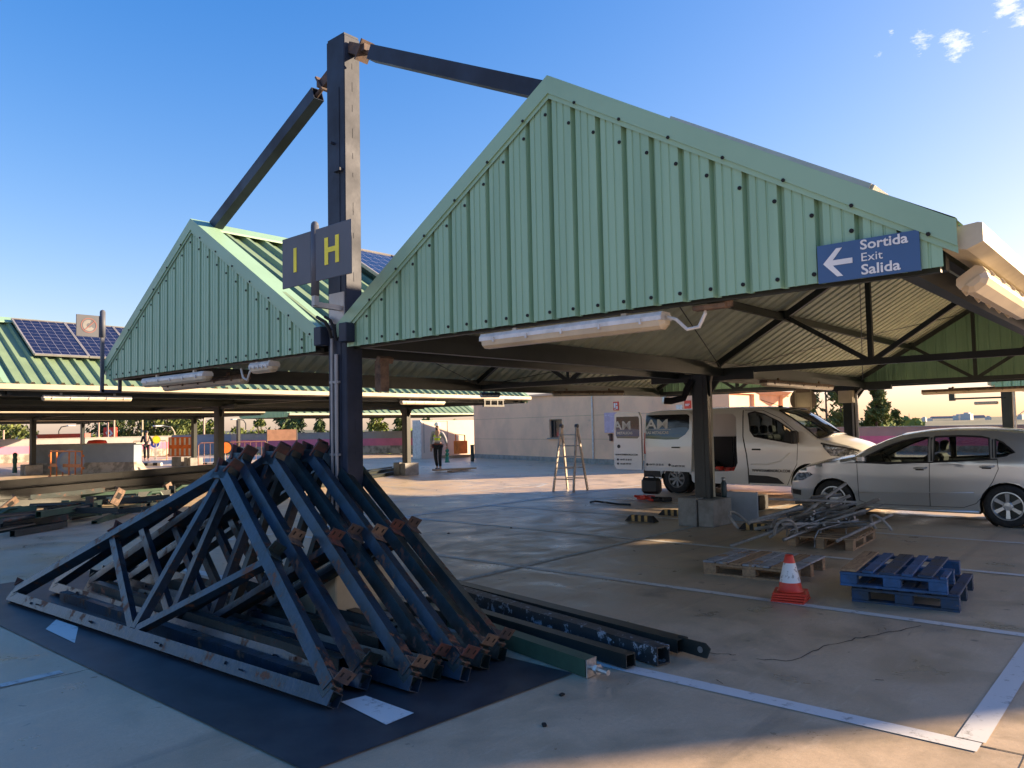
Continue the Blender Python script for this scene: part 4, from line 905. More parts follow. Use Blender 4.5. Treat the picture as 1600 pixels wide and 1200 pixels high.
vcrown = [0, 0, 0, .03, .05, .07, .08, .08, .06, .05, .05, .045, .045, .045, .045, .045, .045, .04, .01, 0, 0, 0]
vsb = [.10, .14, .16, .16, .16, .15, .15, .20, .20, .18, .14, .08, 0, 0, 0, 0, 0, 0, 0, 0, 0, 0]
vout = [(4.02, .22), *arch(3.10, .40, .34, .26), (2.66, .26), (.44, .26), *arch(0, .40, .34, .30), (-.87, .36)] + vprof[::-1][1:-1]
FW = [(1.78, 1.80), (1.92, 1.835), (2.15, 1.77), (2.45, 1.62), (2.70, 1.45), (2.82, 1.33), (2.83, 1.22), (2.75, 1.155), (2.30, 1.235), (1.92, 1.30), (1.83, 1.42)]
DO = [(.62, 1.80), (1.42, 1.80), (1.50, 1.72), (1.53, .72), (1.44, .55), (.62, .50)]     # open sliding doorway
b = B()
panel_mesh(b, vout, [FW, DO], vw, frange(-.8, 4.1, .16), frange(.35, 1.9, .12), -1)
panel_mesh(b, vout, [FW], vw, frange(-.8, 4.1, .16), frange(.35, 1.9, .12), 1)
vrows = strip_over(b, vprof, vw, vcrown, vsb, 10, skip=(7, 8, 9, 18, 19))
for k in range(7, 10):
    for a_, c2 in ((0, 1), (19, 20)): b.grid([[vrows[k][a_], vrows[k][c2]], [vrows[k+1][a_], vrows[k+1][c2]]])
bmesh.ops.remove_doubles(b.bm, verts=b.bm.verts, dist=.0008); b.done('body', VP, van, True)
b = B()
for k in range(7, 10): b.grid([vrows[k][1:-1], vrows[k+1][1:-1]])
b.done('windscreen', GLASS, van, True)
b = B(); b.path([v+Vector((.01, 0, .01)) for v in vrows[7][1:-1]], .025, 6); b.path([v+Vector((0, 0, .0)) for v in vrows[10][1:-1]], .03, 6); b.path([vrows[k][19] for k in range(7, 11)], .028, 6); b.path([vrows[k][1] for k in range(7, 11)], .022, 6); b.done('windscreen_trim', BLKTRIM, van)
for sd2 in (1, -1):
    b = B(); panel_mesh(b, FW, [], lambda s_, z: vw(s_, z)-.012, frange(1.9, 2.8, .2), [1.4, 1.6], sd2); b.done('side_window', DGLASS if sd2 < 0 else GLASS, van, True)
    b = B(); b.path([(p[0], sd2*(vw(*p)-.004), p[1]) for p in FW+[FW[0]]], .018, 5)
    panel_mesh(b, [(2.62, 1.46), (2.82, 1.32), (2.83, 1.22), (2.75, 1.155), (2.55, 1.19)], [], lambda s_, z: vw(s_, z)-.004, [2.7], [1.3], sd2); b.done('window_trim', BLKTRIM, van)
    b = B(); b.box((2.86, sd2*1.04, 1.28), (.12, .20, .27), None, .035); b.bar((2.84, sd2*.90, 1.2), (2.85, sd2*.98, 1.22), .07, .05); b.done('side_mirror', BLKTRIM, van)
    b = B(); panel_mesh(b, [(4.10, .94), (3.86, .86), (3.52, .90), (3.40, 1.04), (3.36, 1.14), (3.66, 1.07), (4.0, 1.0)], [], lambda s_, z: vw(s_, z)+.008, frange(3.3, 4.1, .08), [.95, 1.02], sd2); b.done('headlight', LAMPG, van, True)
    b = B(); b.path([(p[0], sd2*(vw(*p)+.008), p[1]) for p in ((3.34, 1.15), (3.55, 1.10), (3.8, 1.055), (4.02, 1.0))], .018, 5); b.done('headlight_brow', BLKTRIM, van)
    wheel(van, 3.10, sd2*.82, sd2, .335, .205, .21, 5, RIM, .2); wheel(van, 0, sd2*.82, sd2, .335, .205, .21, 8, pbr('steel_rim', (.22, .22, .22), .5, .5), .1)
    b = B()
    def vedge(L_, r=.006, o=0):
        pts = []
        for p, q in zip(L_, L_[1:]): pts += [(p[0]+(q[0]-p[0])*k/4, p[1]+(q[1]-p[1])*k/4) for k in range(4)]
        b.path([(p[0], sd2*(vw(*p)+o), p[1]) for p in pts+[L_[-1]]], r, 5)
    vedge([(1.66, 1.87), (1.665, 1.30), (1.74, .92), (1.77, .60), (1.77, .28)], .016, -.006)
    vedge([(1.70, 1.87), (2.1, 1.86), (2.5, 1.68), (2.84, 1.40), (2.87, 1.1), (2.84, .72), (2.72, .50), (2.62, .28)])
    b.done('door_gap', BLKTRIM, van)
    b = B(); vedge([(1.84, .70), (2.2, .70), (2.5, .78), (2.7, .95)], .014, -.006); b.done('body_crease', VP, van, True)
    b = B(); panel_mesh(b, [(1.78, .30), (1.78, .47), (2.20, .46), (2.42, .42), (2.56, .30)], [], lambda s_, z: vw(s_, z)+.012, [2.0, 2.3], [.38], sd2)
    b.done('lower_cladding', BLKTRIM, van); b = B(); panel_mesh(b, [(-.87, .50), (-.42, .50), (-.40, .36), (-.87, .36)], [], lambda s_, z: vw(s_, z)+.012, [-.6], [], sd2); b.done('lower_cladding', BLKTRIM, van)
    b = B(); panel_mesh(b, [(-.86, 1.40), (-.80, 1.42), (-.80, .90), (-.865, .90)], [], lambda s_, z: vw(s_, z)+.01, [], [1.1], sd2); b.done('tail_light', REDPL, van)
    b = B(); y_ = sd2*(vw(1.95, 1.0)+.012); b.box((1.97, y_, 1.02), (.20, .03, .035), None, .01); b.done('door_handle', BLKTRIM, van)
# sliding door slid back over the rear quarter, with its lettering
sl2 = B(); SDO = [(-.74, .52), (.43, .50), (.46, .9), (.47, 1.80), (.36, 1.87), (-.78, 1.87), (-.78, 1.2)]
panel_mesh(sl2, SDO, [], lambda s_, z: vw(s_, z)+.075, frange(-.7, .45, .16), frange(.6, 1.85, .12), -1)
panel_mesh(sl2, SDO, [], lambda s_, z: vw(s_, z)+.045, frange(-.7, .45, .16), frange(.6, 1.85, .12), -1)
rim_ = SDO+[SDO[0]]
for p, q in zip(rim_, rim_[1:]): sl2.poly([(p[0], -(vw(*p)+.075), p[1]), (q[0], -(vw(*q)+.075), q[1]), (q[0], -(vw(*q)+.045), q[1]), (p[0], -(vw(*p)+.045), p[1])])
sdoor = sl2.done('sliding_door', VP, van)
GFX = bpy.data.materials.new('window_film'); GFX.use_nodes = True; tg = GFX.node_tree; bg2 = tg.nodes['Principled BSDF']; bg2.inputs['Roughness'].default_value = .12
tcg = tg.nodes.new('ShaderNodeTexCoord'); sxg = tg.nodes.new('ShaderNodeSeparateXYZ'); ngx = tg.nodes.new('ShaderNodeTexNoise'); ngx.inputs['Scale'].default_value = 2.2; mpg = tg.nodes.new('ShaderNodeMapping'); mpg.inputs['Scale'].default_value = (1, 1, 5)
tg.links.new(tcg.outputs['Object'], sxg.inputs[0]); tg.links.new(tcg.outputs['Object'], mpg.inputs[0]); tg.links.new(mpg.outputs[0], ngx.inputs['Vector'])
ad = tg.nodes.new('ShaderNodeMath'); ad.operation = 'MULTIPLY_ADD'; ad.inputs[1].default_value = .22; tg.links.new(ngx.outputs[0], ad.inputs[0]); tg.links.new(sxg.outputs['Z'], ad.inputs[2])
cr = tg.nodes.new('ShaderNodeValToRGB'); tg.links.new(ad.outputs[0], cr.inputs[0]); tg.links.new(cr.outputs[0], bg2.inputs['Base Color'])
mrg = tg.nodes.new('ShaderNodeMapRange'); mrg.inputs[1].default_value = 1.25; mrg.inputs[2].default_value = 2.0; tg.links.new(ad.outputs[0], mrg.inputs[0]); tg.links.new(mrg.outputs[0], cr.inputs[0])
e_ = cr.color_ramp.elements; e_[0].color = (.10, .12, .06, 1); e_[1].color = (.012, .012, .013, 1); e_[0].position = .12; e_[1].position = .62
for p_, c_2 in ((.2, (.16, .20, .15, 1)), (.28, (.05, .13, .26, 1)), (.46, (.10, .17, .27, 1)), (.52, (.03, .035, .04, 1))): k_ = e_.new(p_); k_.color = c_2
b = B(); panel_mesh(b, [(-.77, 1.27), (-.2, 1.24), (.12, 1.25), (.30, 1.36), (.39, 1.48), (.39, 1.78), (.33, 1.82), (-.77, 1.82)], [], lambda s_, z: vw(s_, z)+.079, frange(-.7, .45, .16), frange(1.3, 1.8, .1), -1); b.done('window_film', GFX, sdoor, True)
def vtext(body_, s_, z, size, m, par, bold=0, xs=1.0, o=.081, nme='lettering'):
    y1_, y2_ = -(vw(0, z)+o), -(vw(0, z+size*.7)+o); up = Vector((0, y2_-y1_, size*.7)).normalized()
    return text(body_, size, m, basis((s_, y1_-.003, z), (1, 0, 0), up), nme, par, bold, xs, .001)
LETT = pbr('letter_cream', (.85, .82, .74), .4); LETD = pbr('letter_dark', (.04, .04, .045), .5)
vtext('AM', -.75, 1.50, .31, LETT, sdoor, .006, 1.35); vtext('RAS METALICAS', -.765, 1.375, .088, LETT, sdoor, .003, 1.0)
b = B(); b.box((-.42, -(vw(0, 1.47)+.083), 1.475), (.68, .002, .008)); b.done('rule', LETT, sdoor)
vtext('+34 971 35 20 18', -.68, .635, .062, LETD, sdoor, .001, .9); vtext('+34 609 759 541', -.08, .61, .062, LETD, sdoor, .001, .85)
b = B()
for x_ in (-.72, -.12): b.cyl((x_, -(vw(0, .65)+.079), .655), (x_, -(vw(0, .65)+.083), .655), .032, 16)
b.done('phone_icon', LETD, sdoor)
b = B(); b.box((.06, -(vw(.1, 1.06)+.09), 1.06), (.22, .03, .03), None, .01); b.done('door_handle', BLKTRIM, sdoor)
vtext('WWW.HAMENORCA.COM', 1.86, .545, .078, LETD, van, .002, .88, .004)
# rear barn door swung open, facing the camera
hx, hy = -.90, -.93
rd = B(); m_ = Matrix.Translation((hx, hy, 0)) @ Matrix.Rotation(R(4), 4, 'Z')
def rdo(pts, y0, y1): return [m_ @ Vector((-p[0], y0, p[1])) for p in pts]
RD = [(.0, .52), (.0, 1.78), (.06, 1.90), (.62, 1.93), (.72, 1.86), (.76, 1.2), (.76, .62), (.70, .53)]
rd.prism(rdo(RD, -.03, 0), m_.to_3x3() @ Vector((0, .06, 0))); rdoor = rd.done('rear_door', VP, van)
b = B(); b.prism(rdo([(.05, 1.32), (.10, 1.27), (.66, 1.28), (.69, 1.34), (.67, 1.80), (.08, 1.80), (.05, 1.76)], -.034, 0), m_.to_3x3() @ Vector((0, .003, 0))); b.done('window_film', GFX, rdoor)
def rtext(body_, d_, z, size, m, bold=0, xs=1.0): return text(body_, size, m, m_ @ basis((-d_, -.0365, z), (1, 0, 0), (0, 0, 1)), 'lettering', rdoor, bold, xs, .001)
rtext('AM', .745, 1.49, .29, LETT, .006, 1.15); rtext('S METALICAS', .72, 1.375, .085, LETT, .003, .98); rtext('WWW.HAMENORCA.COM', .72, .86, .055, LETD, .001, .92)
rtext('+34 971 35 20 18', .60, .74, .055, LETD, .001, .82); rtext('+34 609 759 541', .60, .64, .055, LETD, .001, .82)
b = B()
for z_ in (.76, .66): b.cyl(m_ @ Vector((-.655, -.031, z_)), m_ @ Vector((-.655, -.036, z_)), .026, 14)
b.cyl(m_ @ Vector((-.62, -.031, 1.08)), m_ @ Vector((-.62, -.035, 1.08)), .045, 16); b.done('round_icon', LETD, rdoor)
b = B(); b.bx(-.885, -.83, -.86, .86, .50, 1.86); b.done('far_rear_door', VP, van) if False else b.bm.free()
# interior
b = B(); b.bx(-.80, 1.60, -.86, .86, .44, .50); b.bx(-.80, 1.60, .80, .84, .5, 1.84); b.bx(1.58, 1.62, -.86, .86, .5, 1.3); b.bx(.46, .60, -.86, -.80, .5, 1.82); b.done('load_floor', VP, van)
b = B(); b.bx(.62, 1.57, .76, .79, .5, 1.27); b.bx(-.78, .60, .76, .79, .5, 1.27); b.done('wood_lining', BLKTRIM, van)
b = B()
for x_ in (.95, 1.25): b.path([(x_, .78, 1.3), (x_+.08, .77, 1.42), (x_+.08, .77, 1.68), (x_-.02, .78, 1.8)], .03, 6)
b.done('inner_rib', VP, van, True)
b = B(); b.bx(2.62, 3.9, -.60, .60, .24, .95); b.bx(.44, 2.66, -.86, .86, .25, .43); b.bx(-.84, -.42, -.8, .8, .32, .44); b.bx(-.42, .43, -.55, .55, .3, .5)
for x_ in (3.10, 0):
    for sd2 in (1, -1): b.lathe([(.385, 0), (.39, -sd2*.28)], 20, (x_, sd2*.89, .34), 'Y')
b.done('underbody', BLACK, van)
for y_ in (-.45, .05, .5): seat(van, 2.05, y_, INTER, 1.0, .62)
b = B(); b.bx(2.70, 3.15, -.78, .78, .85, 1.18, .05); b.done('dashboard', INTER, van)
b = B(); b.bx(-.93, -.86, -.86, .86, .34, .52, .02); b.done('rear_bumper', BLKTRIM, van)
b = B(); b.bx(4.2, 4.3, -.55, .55, .66, .88, .02); b.bx(4.16, 4.27, -.75, .75, .26, .42, .02); b.done('front_grille', BLKTRIM, van)
b = B(); b.cyl((2.3, -.35, 1.94), (1.86, -.35, 2.10), .006, 5); b.box((2.3, -.35, 1.94), (.09, .04, .03)); b.done('aerial', BLKTRIM, van)
b = B()
rr = random.Random(3)
for k in range(10): b.box((.8+rr.random()*.65, -.75+rr.random()*.35, .53+rr.random()*.07), (.16, .10, .05), Matrix.Rotation(rr.random()*3, 3, 'Z'), .01)
o = b.done('red_tools', REDPL, None); o.data.transform(van.matrix_basis); tag(o, 'heap of red tools lying on the floor of the van inside the sliding doorway', 'tools')

# ================================================================== THINGS ON THE FLOOR
def pallet(loc, rot, label, top_m, blk_m, L=1.2, Wd=.8, boards=None, warp=0, group='wooden pallets'):
    t = thing('pallet', label, 'pallet', loc, group, True, rot); rnd = random.Random(int(loc[0]*100))
    n = len(boards) if boards else 7
    x = -L/2
    widths = [b_[0] for b_ in boards] if boards else [L/n*.72]*n
    gap = (L-sum(widths))/(n-1)
    for i in range(n):
        w_ = widths[i]; m = boards[i][1] if boards else top_m; b = B(); y0, y1 = -Wd/2, Wd/2
        if boards and len(boards[i]) > 2: y0 = boards[i][2]
        b.box((x+w_/2, (y0+y1)/2+rnd.uniform(-.006, .006), .133+rnd.uniform(0, .003)), (w_, y1-y0, .02), Matrix.Rotation(rnd.uniform(-.012, .012), 3, 'Z'), .003)
        b.mi = 1
        for y_ in (-Wd/2+.05, 0, Wd/2-.05):
            if y_ > y0:
                for dx_ in (.25, .75): b.cyl((x+w_*dx_, y_, .1445), (x+w_*dx_, y_, .1475), .005, 6)
        if i % 2: b.box((x+w_*.45, y0+.10+rnd.random()*.1, .1462), (.004, .16+rnd.random()*.15, .002))
        b.done('deck_board', [m, BLACK], t); x += w_+gap
    for y in (-Wd/2+.05, 0, Wd/2-.05):
        b = B(); b.bx(-L/2, L/2, y-.05, y+.05, .10, .121); b.done('stringer_board', blk_m, t)
        b = B(); b.bx(-L/2, L/2, y-.048, y+.048, 0.0, .02); b.done('bottom_board', blk_m, t)
        for x_ in (-L/2+.07, 0, L/2-.07): b = B(); b.bx(x_-.07, x_+.07, y-.047, y+.047, .0205, .0995, .004); b.done('block', blk_m, t)
    return t
pallet((8.12, 3.52, 0), (0, 0, R(93)), 'low pallet with grey and bare boards, lying left of the traffic cone', GREYWOOD, WOOD, 1.0, .92,
       [(.13, GREYWOOD), (.12, WOOD), (.13, GREYWOOD), (.12, GREYWOOD), (.13, WOOD), (.12, GREYWOOD), (.13, GREYWOOD)])
pb_ = pallet((7.75, 2.05, .147), (0, 0, R(96)), 'upper blue pallet with one bare wood board at its left edge', BLUEWOOD, BLUEWOOD, .84, 1.1,
       [(.05, BLUEWOOD, .2), (.115, BLUEWOOD2), (.085, BLUEWOOD), (.125, BLUEWOOD2), (.09, BLUEWOOD), (.135, WOOD)])
pallet((7.82, 1.97, 0), (0, 0, R(95)), 'lower dark blue pallet carrying the brighter one', BLUEWOOD2, BLUEWOOD2, .84, 1.1)
pallet((10.55, 3.62, 0), (0, 0, R(4)), 'bare wood pallet under the heap of grey tubes', WOOD, WOOD, 1.2, .8)
# heap of grey conduit
GT = pbr('grey_pvc_tube', (.34, .33, .32), .5, 0, (.22, .21, .20), 8, rvar=.1)
GT2 = pbr('dull_metal_tube', (.26, .25, .24), .4, .5, (.18, .17, .16), 8)
TUBE_N = {}
OR_ = ['', ' (second from the front)', ' (third from the front)', ' (fourth from the front)', ' (fifth from the front)']
rnd = random.Random(5)
cx0, cy0 = 10.35, 3.75
sz = ['long', 'short']; 
spots = ['out to the left', 'out to the right', 'near the top', 'low in front', 'at the back']
for i in range(58):
    zone = i % 5; L = rnd.uniform(.35, 1.15); a = R(rnd.choice((140, 150, 125, 160, 105, 70, 35))+rnd.uniform(-14, 14)); el = R(rnd.uniform(-4, 24))*-1
    off = {0: (-.22, .26), 1: (.05, -.24), 2: (0, 0), 3: (-.25, .0), 4: (.15, .1)}[zone]
    x = cx0+off[0]+rnd.uniform(-.18, .18); y = cy0+off[1]+rnd.uniform(-.17, .17); z = .18+.36*rnd.random()*(1.3 if zone == 2 else .7)
    d = Vector((math.cos(a)*math.cos(el), math.sin(a)*math.cos(el), math.sin(el))); p = Vector((x, y, z))-d*L/2; q = p+d*L
    if min(p.z, q.z) < .03: dz = .04-min(p.z, q.z); p.z += dz; q.z += dz
    r_ = rnd.choice((.012, .016, .02, .024)); b = B()
    if i % 6 == 5:
        m_2 = (p+q)/2; b.path([p, p.lerp(m_2, .5), m_2, m_2+Vector((0, 0, -.08))+d*.07, m_2+Vector((0, 0, -.2))+d*.08], r_, 7); kd = 'bent tube'
    else: b.cyl(p, q, r_, 9); b.cyl(p.lerp(q, .3), p.lerp(q, .34), r_*1.25, 9); kd = 'straight tube'
    tm_ = rnd.choice((GT, GT2, GT2)); lb_ = '%s %s %s in the bare pallet heap, %s%s' % (sz[L < .9], 'dull' if tm_ is GT2 else 'pale', kd, spots[zone], ('', ', upper', ', lower')[i % 3])
    g_ = lb_; TUBE_N[lb_] = TUBE_N.get(lb_, 0)+1; single(b, 'tube_offcut', tm_, (x, y, .12), lb_, 'tube', 'alike tubes: '+g_)
for (p, q, lb) in (((9.75, 4.15, .12), (10.65, 3.45, .78), 'longest grey tube, leaning steeply up in front of the car wheel'), ((10.2, 4.0, .30), (10.62, 3.40, .62), 'thin pale tube crossing the steep one at the top of the heap'), ((9.35, 4.5, .03), (10.6, 3.6, .42), 'long tube running down to the floor at the left of the heap'), ((9.9, 3.35, .12), (11.0, 3.0, .36), 'tube rising to the right end of the heap')):
    b = B(); b.cyl(p, q, .02, 9); b.cyl(Vector(p).lerp(Vector(q), .55), Vector(p).lerp(Vector(q), .6), .027, 9); single(b, 'tube_offcut', GT, p, lb, 'tube', 'long leaning grey tubes')
for i, (x, y, a, r_) in enumerate(((9.9, 4.55, .3, .28), (10.6, 3.0, 1.2, .22), (9.55, 3.85, 2.2, .2), (10.2, 4.2, 2.8, .18))):
    b = B(); b.path([Vector((x+r_*math.cos(a+k*.28), y+r_*math.sin(a+k*.28)*.6, .18+.20*math.sin(k*.28)+.03)) for k in range(12)], .018, 7); single(b, 'hoop_tube', GT, (x, y, .1), ['curved grey hose arching at the left end of the heap', 'loop of grey cable at the right end of the heap', 'curved tube end at the front of the heap', 'small loop at the back of the heap'][i], 'hose')
# traffic cone
t = thing('traffic_cone', 'orange and white traffic cones nested in a stack in front of the grey pallet', 'cone', (6.95, 2.78, 0))
c = (6.95, 2.78, 0)
for k in range(4):
    b = B(); b.box((c[0], c[1], .012+k*.022), (.285, .285, .018), Matrix.Rotation(R(8+k*3), 3, 'Z'), .004); b.done('cone_base', REDPL, t)
b = B(); b.lathe([(.118, .09), (.106, .10), (.092, .165), (.0915, .17)], 28, c); b.done('cone_body', REDPL, t, True)
b = B(); b.lathe([(.092, .17), (.052, .34)], 28, c); b.done('reflective_band', pbr('scuffed_white', (.70, .71, .72), .4, 0, (.28, .28, .28), 16, contrast=(.55, .62)), t, True)
b = B(); b.lathe([(.052, .34), (.036, .405), (.030, .41), (.026, .40)], 28, c); b.done('cone_tip', REDPL, t, True)
# wheel stops
def stop(x, y, a, label):
    t = thing('wheel_stop', label, 'wheel stop', (x, y, 0), 'black and yellow wheel stops', True, (0, 0, R(a)))
    b = B(); pr = lambda x_, ins: [(x_, -.08, 0), (x_, .08, 0), (x_, .045, .095), (x_, -.045, .095)]
    a_ = [Vector(v) for v in ((-.28, -.08, 0), (-.28, .08, 0), (-.20, .045, .095), (-.20, -.045, .095))]; c_2 = [Vector((-v.x, v.y, v.z)) for v in a_]
    b.grid([a_+[a_[0]], c_2+[c_2[0]]]); b.poly(a_); b.poly(c_2); b.done('rubber_body', RUBBER, t)
    b = B()
    for k in range(3):
        x0 = -.15+k*.12
        for s in (-1, 1): b.poly([(x0, s*.0815, .004), (x0+.055, s*.0815, .004), (x0+.075, s*.0465, .097), (x0+.02, s*.0465, .097)])
        b.poly([(x0+.02, -.0465, .098), (x0+.075, -.0465, .098), (x0+.075, .0465, .098), (x0+.02, .0465, .098)])
    b.done('yellow_stripes', pbr('worn_yellow', (.60, .36, .10), .6, 0, (.3, .2, .08), 8), t)
stop(11.15, 6.93, 92, 'wheel stop farthest left, in front of the black post'); stop(12.15, 6.88, 91, 'wheel stop just left of the black post base'); stop(11.15, 4.92, 88, 'wheel stop right of the black post, beside the tube heap')
# things round the black post
b = B(); b.box((12.0, 5.55, .24), (.03, .55, .48), None, .003); single(b, 'leaning_board', pbr('pale_grey_board', (.42, .46, .52), .6), (12.0, 5.55, 0), 'pale grey board standing beside the black post base', 'board')
t = thing('thermos_bottle', 'dark thermos bottle standing on the concrete base of the black post', 'bottle', (11.6, 5.66, .42)); b = B(); b.lathe([(.001, .42), (.042, .422), (.045, .45), (.045, .64), (.03, .67), (.03, .69)], 18, (11.6, 5.66, 0)); b.done('flask', pbr('dark_teal', (.02, .05, .06), .35), t, True)
b = B(); b.lathe([(.031, .69), (.031, .735), (.001, .74)], 18, (11.6, 5.66, 0)); b.done('cap', ALU, t, True)
b = B(); b.bx(13.6, 14.0, 5.95, 6.35, 0, .26, .01); single(b, 'black_crate', BLACK, (13.8, 6.1, 0), 'low black crate on the floor between the post and the van', 'crate')
t = thing('tool_bag', 'black square tool bag standing on red tools by the van rear wheel', 'bag', (14.35, 8.65, .1)); b = B(); b.box((14.35, 8.65, .30), (.22, .42, .34), Matrix.Rotation(.1, 3, 'Z'), .06); b.done('bag', BLKTRIM, t); b = B(); b.path([(14.3, 8.5, .45), (14.3, 8.6, .53), (14.3, 8.75, .53), (14.3, 8.82, .45)], .015, 6); b.done('handle', BLKTRIM, t)
rr = random.Random(8)
for i in range(5):
    b = B(); x, y = 14.15+rr.uniform(-.12, .12), 8.15+i*.16; b.box((x, y, .06), (.13, .22, .09), Matrix.Rotation(rr.uniform(-1, 1), 3, 'Z'), .02); b.cyl((x, y, .06), (x-.14, y+.1, .10), .025, 8)
    single(b, 'power_tool', REDPL if i in (2, 3, 4) else BLKTRIM, (x, y, 0), ['black', 'small black', 'red', 'bigger red', 'bright red'][i]+' power tool on the floor, number %s from the right by the van wheel' % ['one', 'two', 'three', 'four', 'five'][i], 'power tool', 'power tools by the van')
b = B(); b.path([(14.2, 7.9, .05), (14.25, 7.6, .10), (14.35, 7.35, .20), (14.4, 7.0, .14), (14.3, 6.8, .05)], .06, 8); single(b, 'black_bag', BLKTRIM, (14.3, 7.3, 0), 'slumped black cloth bag behind the black post, under the van', 'bag')
b = B(); b.path([(13.15, 9.4, .02), (13.12, 9.25, .05), (13.2, 9.1, .03), (13.1, 8.95, .04), (13.15, 8.7, .015), (13.16, 8.43, .02)], .022, 6); single(b, 'strap', BLKTRIM, (13.15, 8.9, 0), 'dark strap lying on the floor near the ladder', 'strap')
for i, (x, y) in enumerate(((3.73, 2.91), (7.1, 2.98), (9.3, 8.2), (8.3, 8.6), (3.3, 2.7))):
    b = B(); b.box((x, y, .008), (.035, .025, .014), Matrix.Rotation(i, 3, 'Z'), .004); single(b, 'debris_chip', BLACK, (x, y, 0), ['small dark chip on the floor in front of the black paint', 'tiny chip beside the white line near the cone', 'tiny dark chip left of the wheel stops', 'tiny dark chip near the middle bay line', 'dark speck at the lower tip of the black paint'][i], 'debris')

# ladder
t = thing('stepladder', 'tall paint-splashed aluminium stepladder standing open near the building', 'ladder', (15.2, 11.5, 0))
LAD = pbr('splashed_aluminium', (.34, .30, .25), .5, .4, (.20, .17, .14), 9)
bx_ = Vector((15.38, 11.58, 0)); U = Vector((.10, -.995, 0)); V = Vector((.995, .10, 0))
def lp(u, v, z): return bx_+U*u+V*v+Vector((0, 0, z))
for nme, v0, s in (('front', -.34, 1), ('rear', .34, -1)):
    for u0, u1 in ((-.29, -.22), (.29, .22)):
        sp = u1*(1.0 if s > 0 else 1.0); b = B(); b.bar(lp(u0+(.30 if nme == 'rear' else 0)*0, v0, 0), lp(u1, v0*.02, 1.62), .035, .06, tuple(V)); b.done('rail', LAD, t)
    for k in range(1, 6):
        f = k/6+.02; z = 1.62*f; u_ = .29+(.22-.29)*f; b = B(); b.bar(lp(-u_, v0*(1-f*.98), z), lp(u_, v0*(1-f*.98), z), .05 if s > 0 else .03, .025); b.done('rung', LAD, t)
for u_ in (-.22, .22): b = B(); b.cyl(lp(u_-.035, 0, 1.60), lp(u_+.035, 0, 1.60), .05, 10); b.done('hinge', BLKTRIM, t)

# ------------------------------------------------------------------ person
def skin(name, verts, edges, radii, mat, parent, root=0, sub=1):
    me = bpy.data.meshes.new(name); me.from_pydata([Vector(v) for v in verts], edges, []); o = bpy.data.objects.new(name, me); COL.objects.link(o)
    m = o.modifiers.new('s', 'SKIN'); 
    for i, r in enumerate(radii): me.skin_vertices[0].data[i].radius = (r, r) if isinstance(r, (int, float)) else r
    me.skin_vertices[0].data[root].use_root = True; m.use_smooth_shade = True
    m2 = o.modifiers.new('u', 'SUBSURF'); m2.levels = sub; m2.render_levels = sub
    dg = bpy.context.evaluated_depsgraph_get(); n = bpy.data.meshes.new_from_object(o.evaluated_get(dg)); bpy.data.objects.remove(o)
    n.materials.clear(); n.materials.append(mat); n.name = name; n.shade_smooth(); o2 = bpy.data.objects.new(name, n); COL.objects.link(o2)
    if parent: adopt(o2, parent)
    return o2
SKIN = pbr('skin', (.42, .24, .17), .55); 
per = thing('person', 'worker in white helmet and yellow hi-vis vest walking towards the camera', 'person', (20.45, 21.7, 0), local=True, rot=(0, 0, R(-150)))
# local: +x = facing direction, y = his left, z up
J = [(0, 0, .95), (0, 0, 1.12), (.01, 0, 1.32), (.01, 0, 1.46), (.03, 0, 1.54), (.05, 0, 1.63), (.05, 0, 1.72),      # 0-6 pelvis..head
     (.0, .19, 1.42), (-.02, .30, 1.18), (.06, .38, .97), (.08, .39, .90),      # 7-10 left arm
     (.0, -.19, 1.42), (-.02, -.27, 1.16), (.10, -.24, .95), (.14, -.22, .88),  # 11-14 right arm
     (.0, .10, .90), (.10, .10, .50), (.04, .10, .10), (.16, .11, .04),          # 15-18 left leg
     (.0, -.10, .90), (.03, -.09, .50), (-.12, -.07, .12), (.02, -.07, .04)]     # 19-22 right leg
Ed = [(0, 1), (1, 2), (2, 3), (3, 4), (4, 5), (5, 6), (3, 7), (7, 8), (8, 9), (9, 10), (3, 11), (11, 12), (12, 13), (13, 14), (0, 15), (15, 16), (16, 17), (17, 18), (0, 19), (19, 20), (20, 21), (21, 22)]
Rd = [(.15, .11), (.135, .10), (.155, .11), (.07, .07), .055, (.085, .075), .085, .06, .048, .036, .038, .06, .048, .036, .038, .085, .06, .045, .04, .085, .06, .045, .04]
skin('body', J, Ed, Rd, SKIN, per)
SH = pbr('grey_sweater', (.34, .34, .35), .9); TR = pbr('dark_trousers', (.018, .018, .022), .9); VE = pbr('hi_vis_yellow', (.62, .80, .05), .7)
skin('sweater', [J[1], J[2], (.01, 0, 1.44), J[7], J[8], (.05, .37, .99), J[11], J[12], (.09, -.245, .97), (0, 0, .98)], [(0, 1), (1, 2), (2, 3), (3, 4), (4, 5), (2, 6), (6, 7), (7, 8), (0, 9)], [(.155, .12), (.175, .13), (.10, .09), .078, .062, .048, .078, .062, .048, (.16, .12)], SH, per)
skin('hi_vis_vest', [(0, 0, 1.06), (0, 0, 1.2), (.01, 0, 1.34), (.01, .10, 1.44), (.01, -.10, 1.44)], [(0, 1), (1, 2), (2, 3), (2, 4)], [(.175, .14), (.175, .14), (.18, .14), (.07, .10), (.07, .10)], VE, per)
b = B()
for z_ in (1.12, 1.26): b.lathe([(.01, z_-.025), (.19, z_-.025), (.19, z_+.025), (.01, z_+.025)], 16); 
bmesh.ops.transform(b.bm, matrix=Matrix.Diagonal((.86, 1.02, 1, 1)), verts=b.bm.verts); b.done('reflective_band', ALU, per)
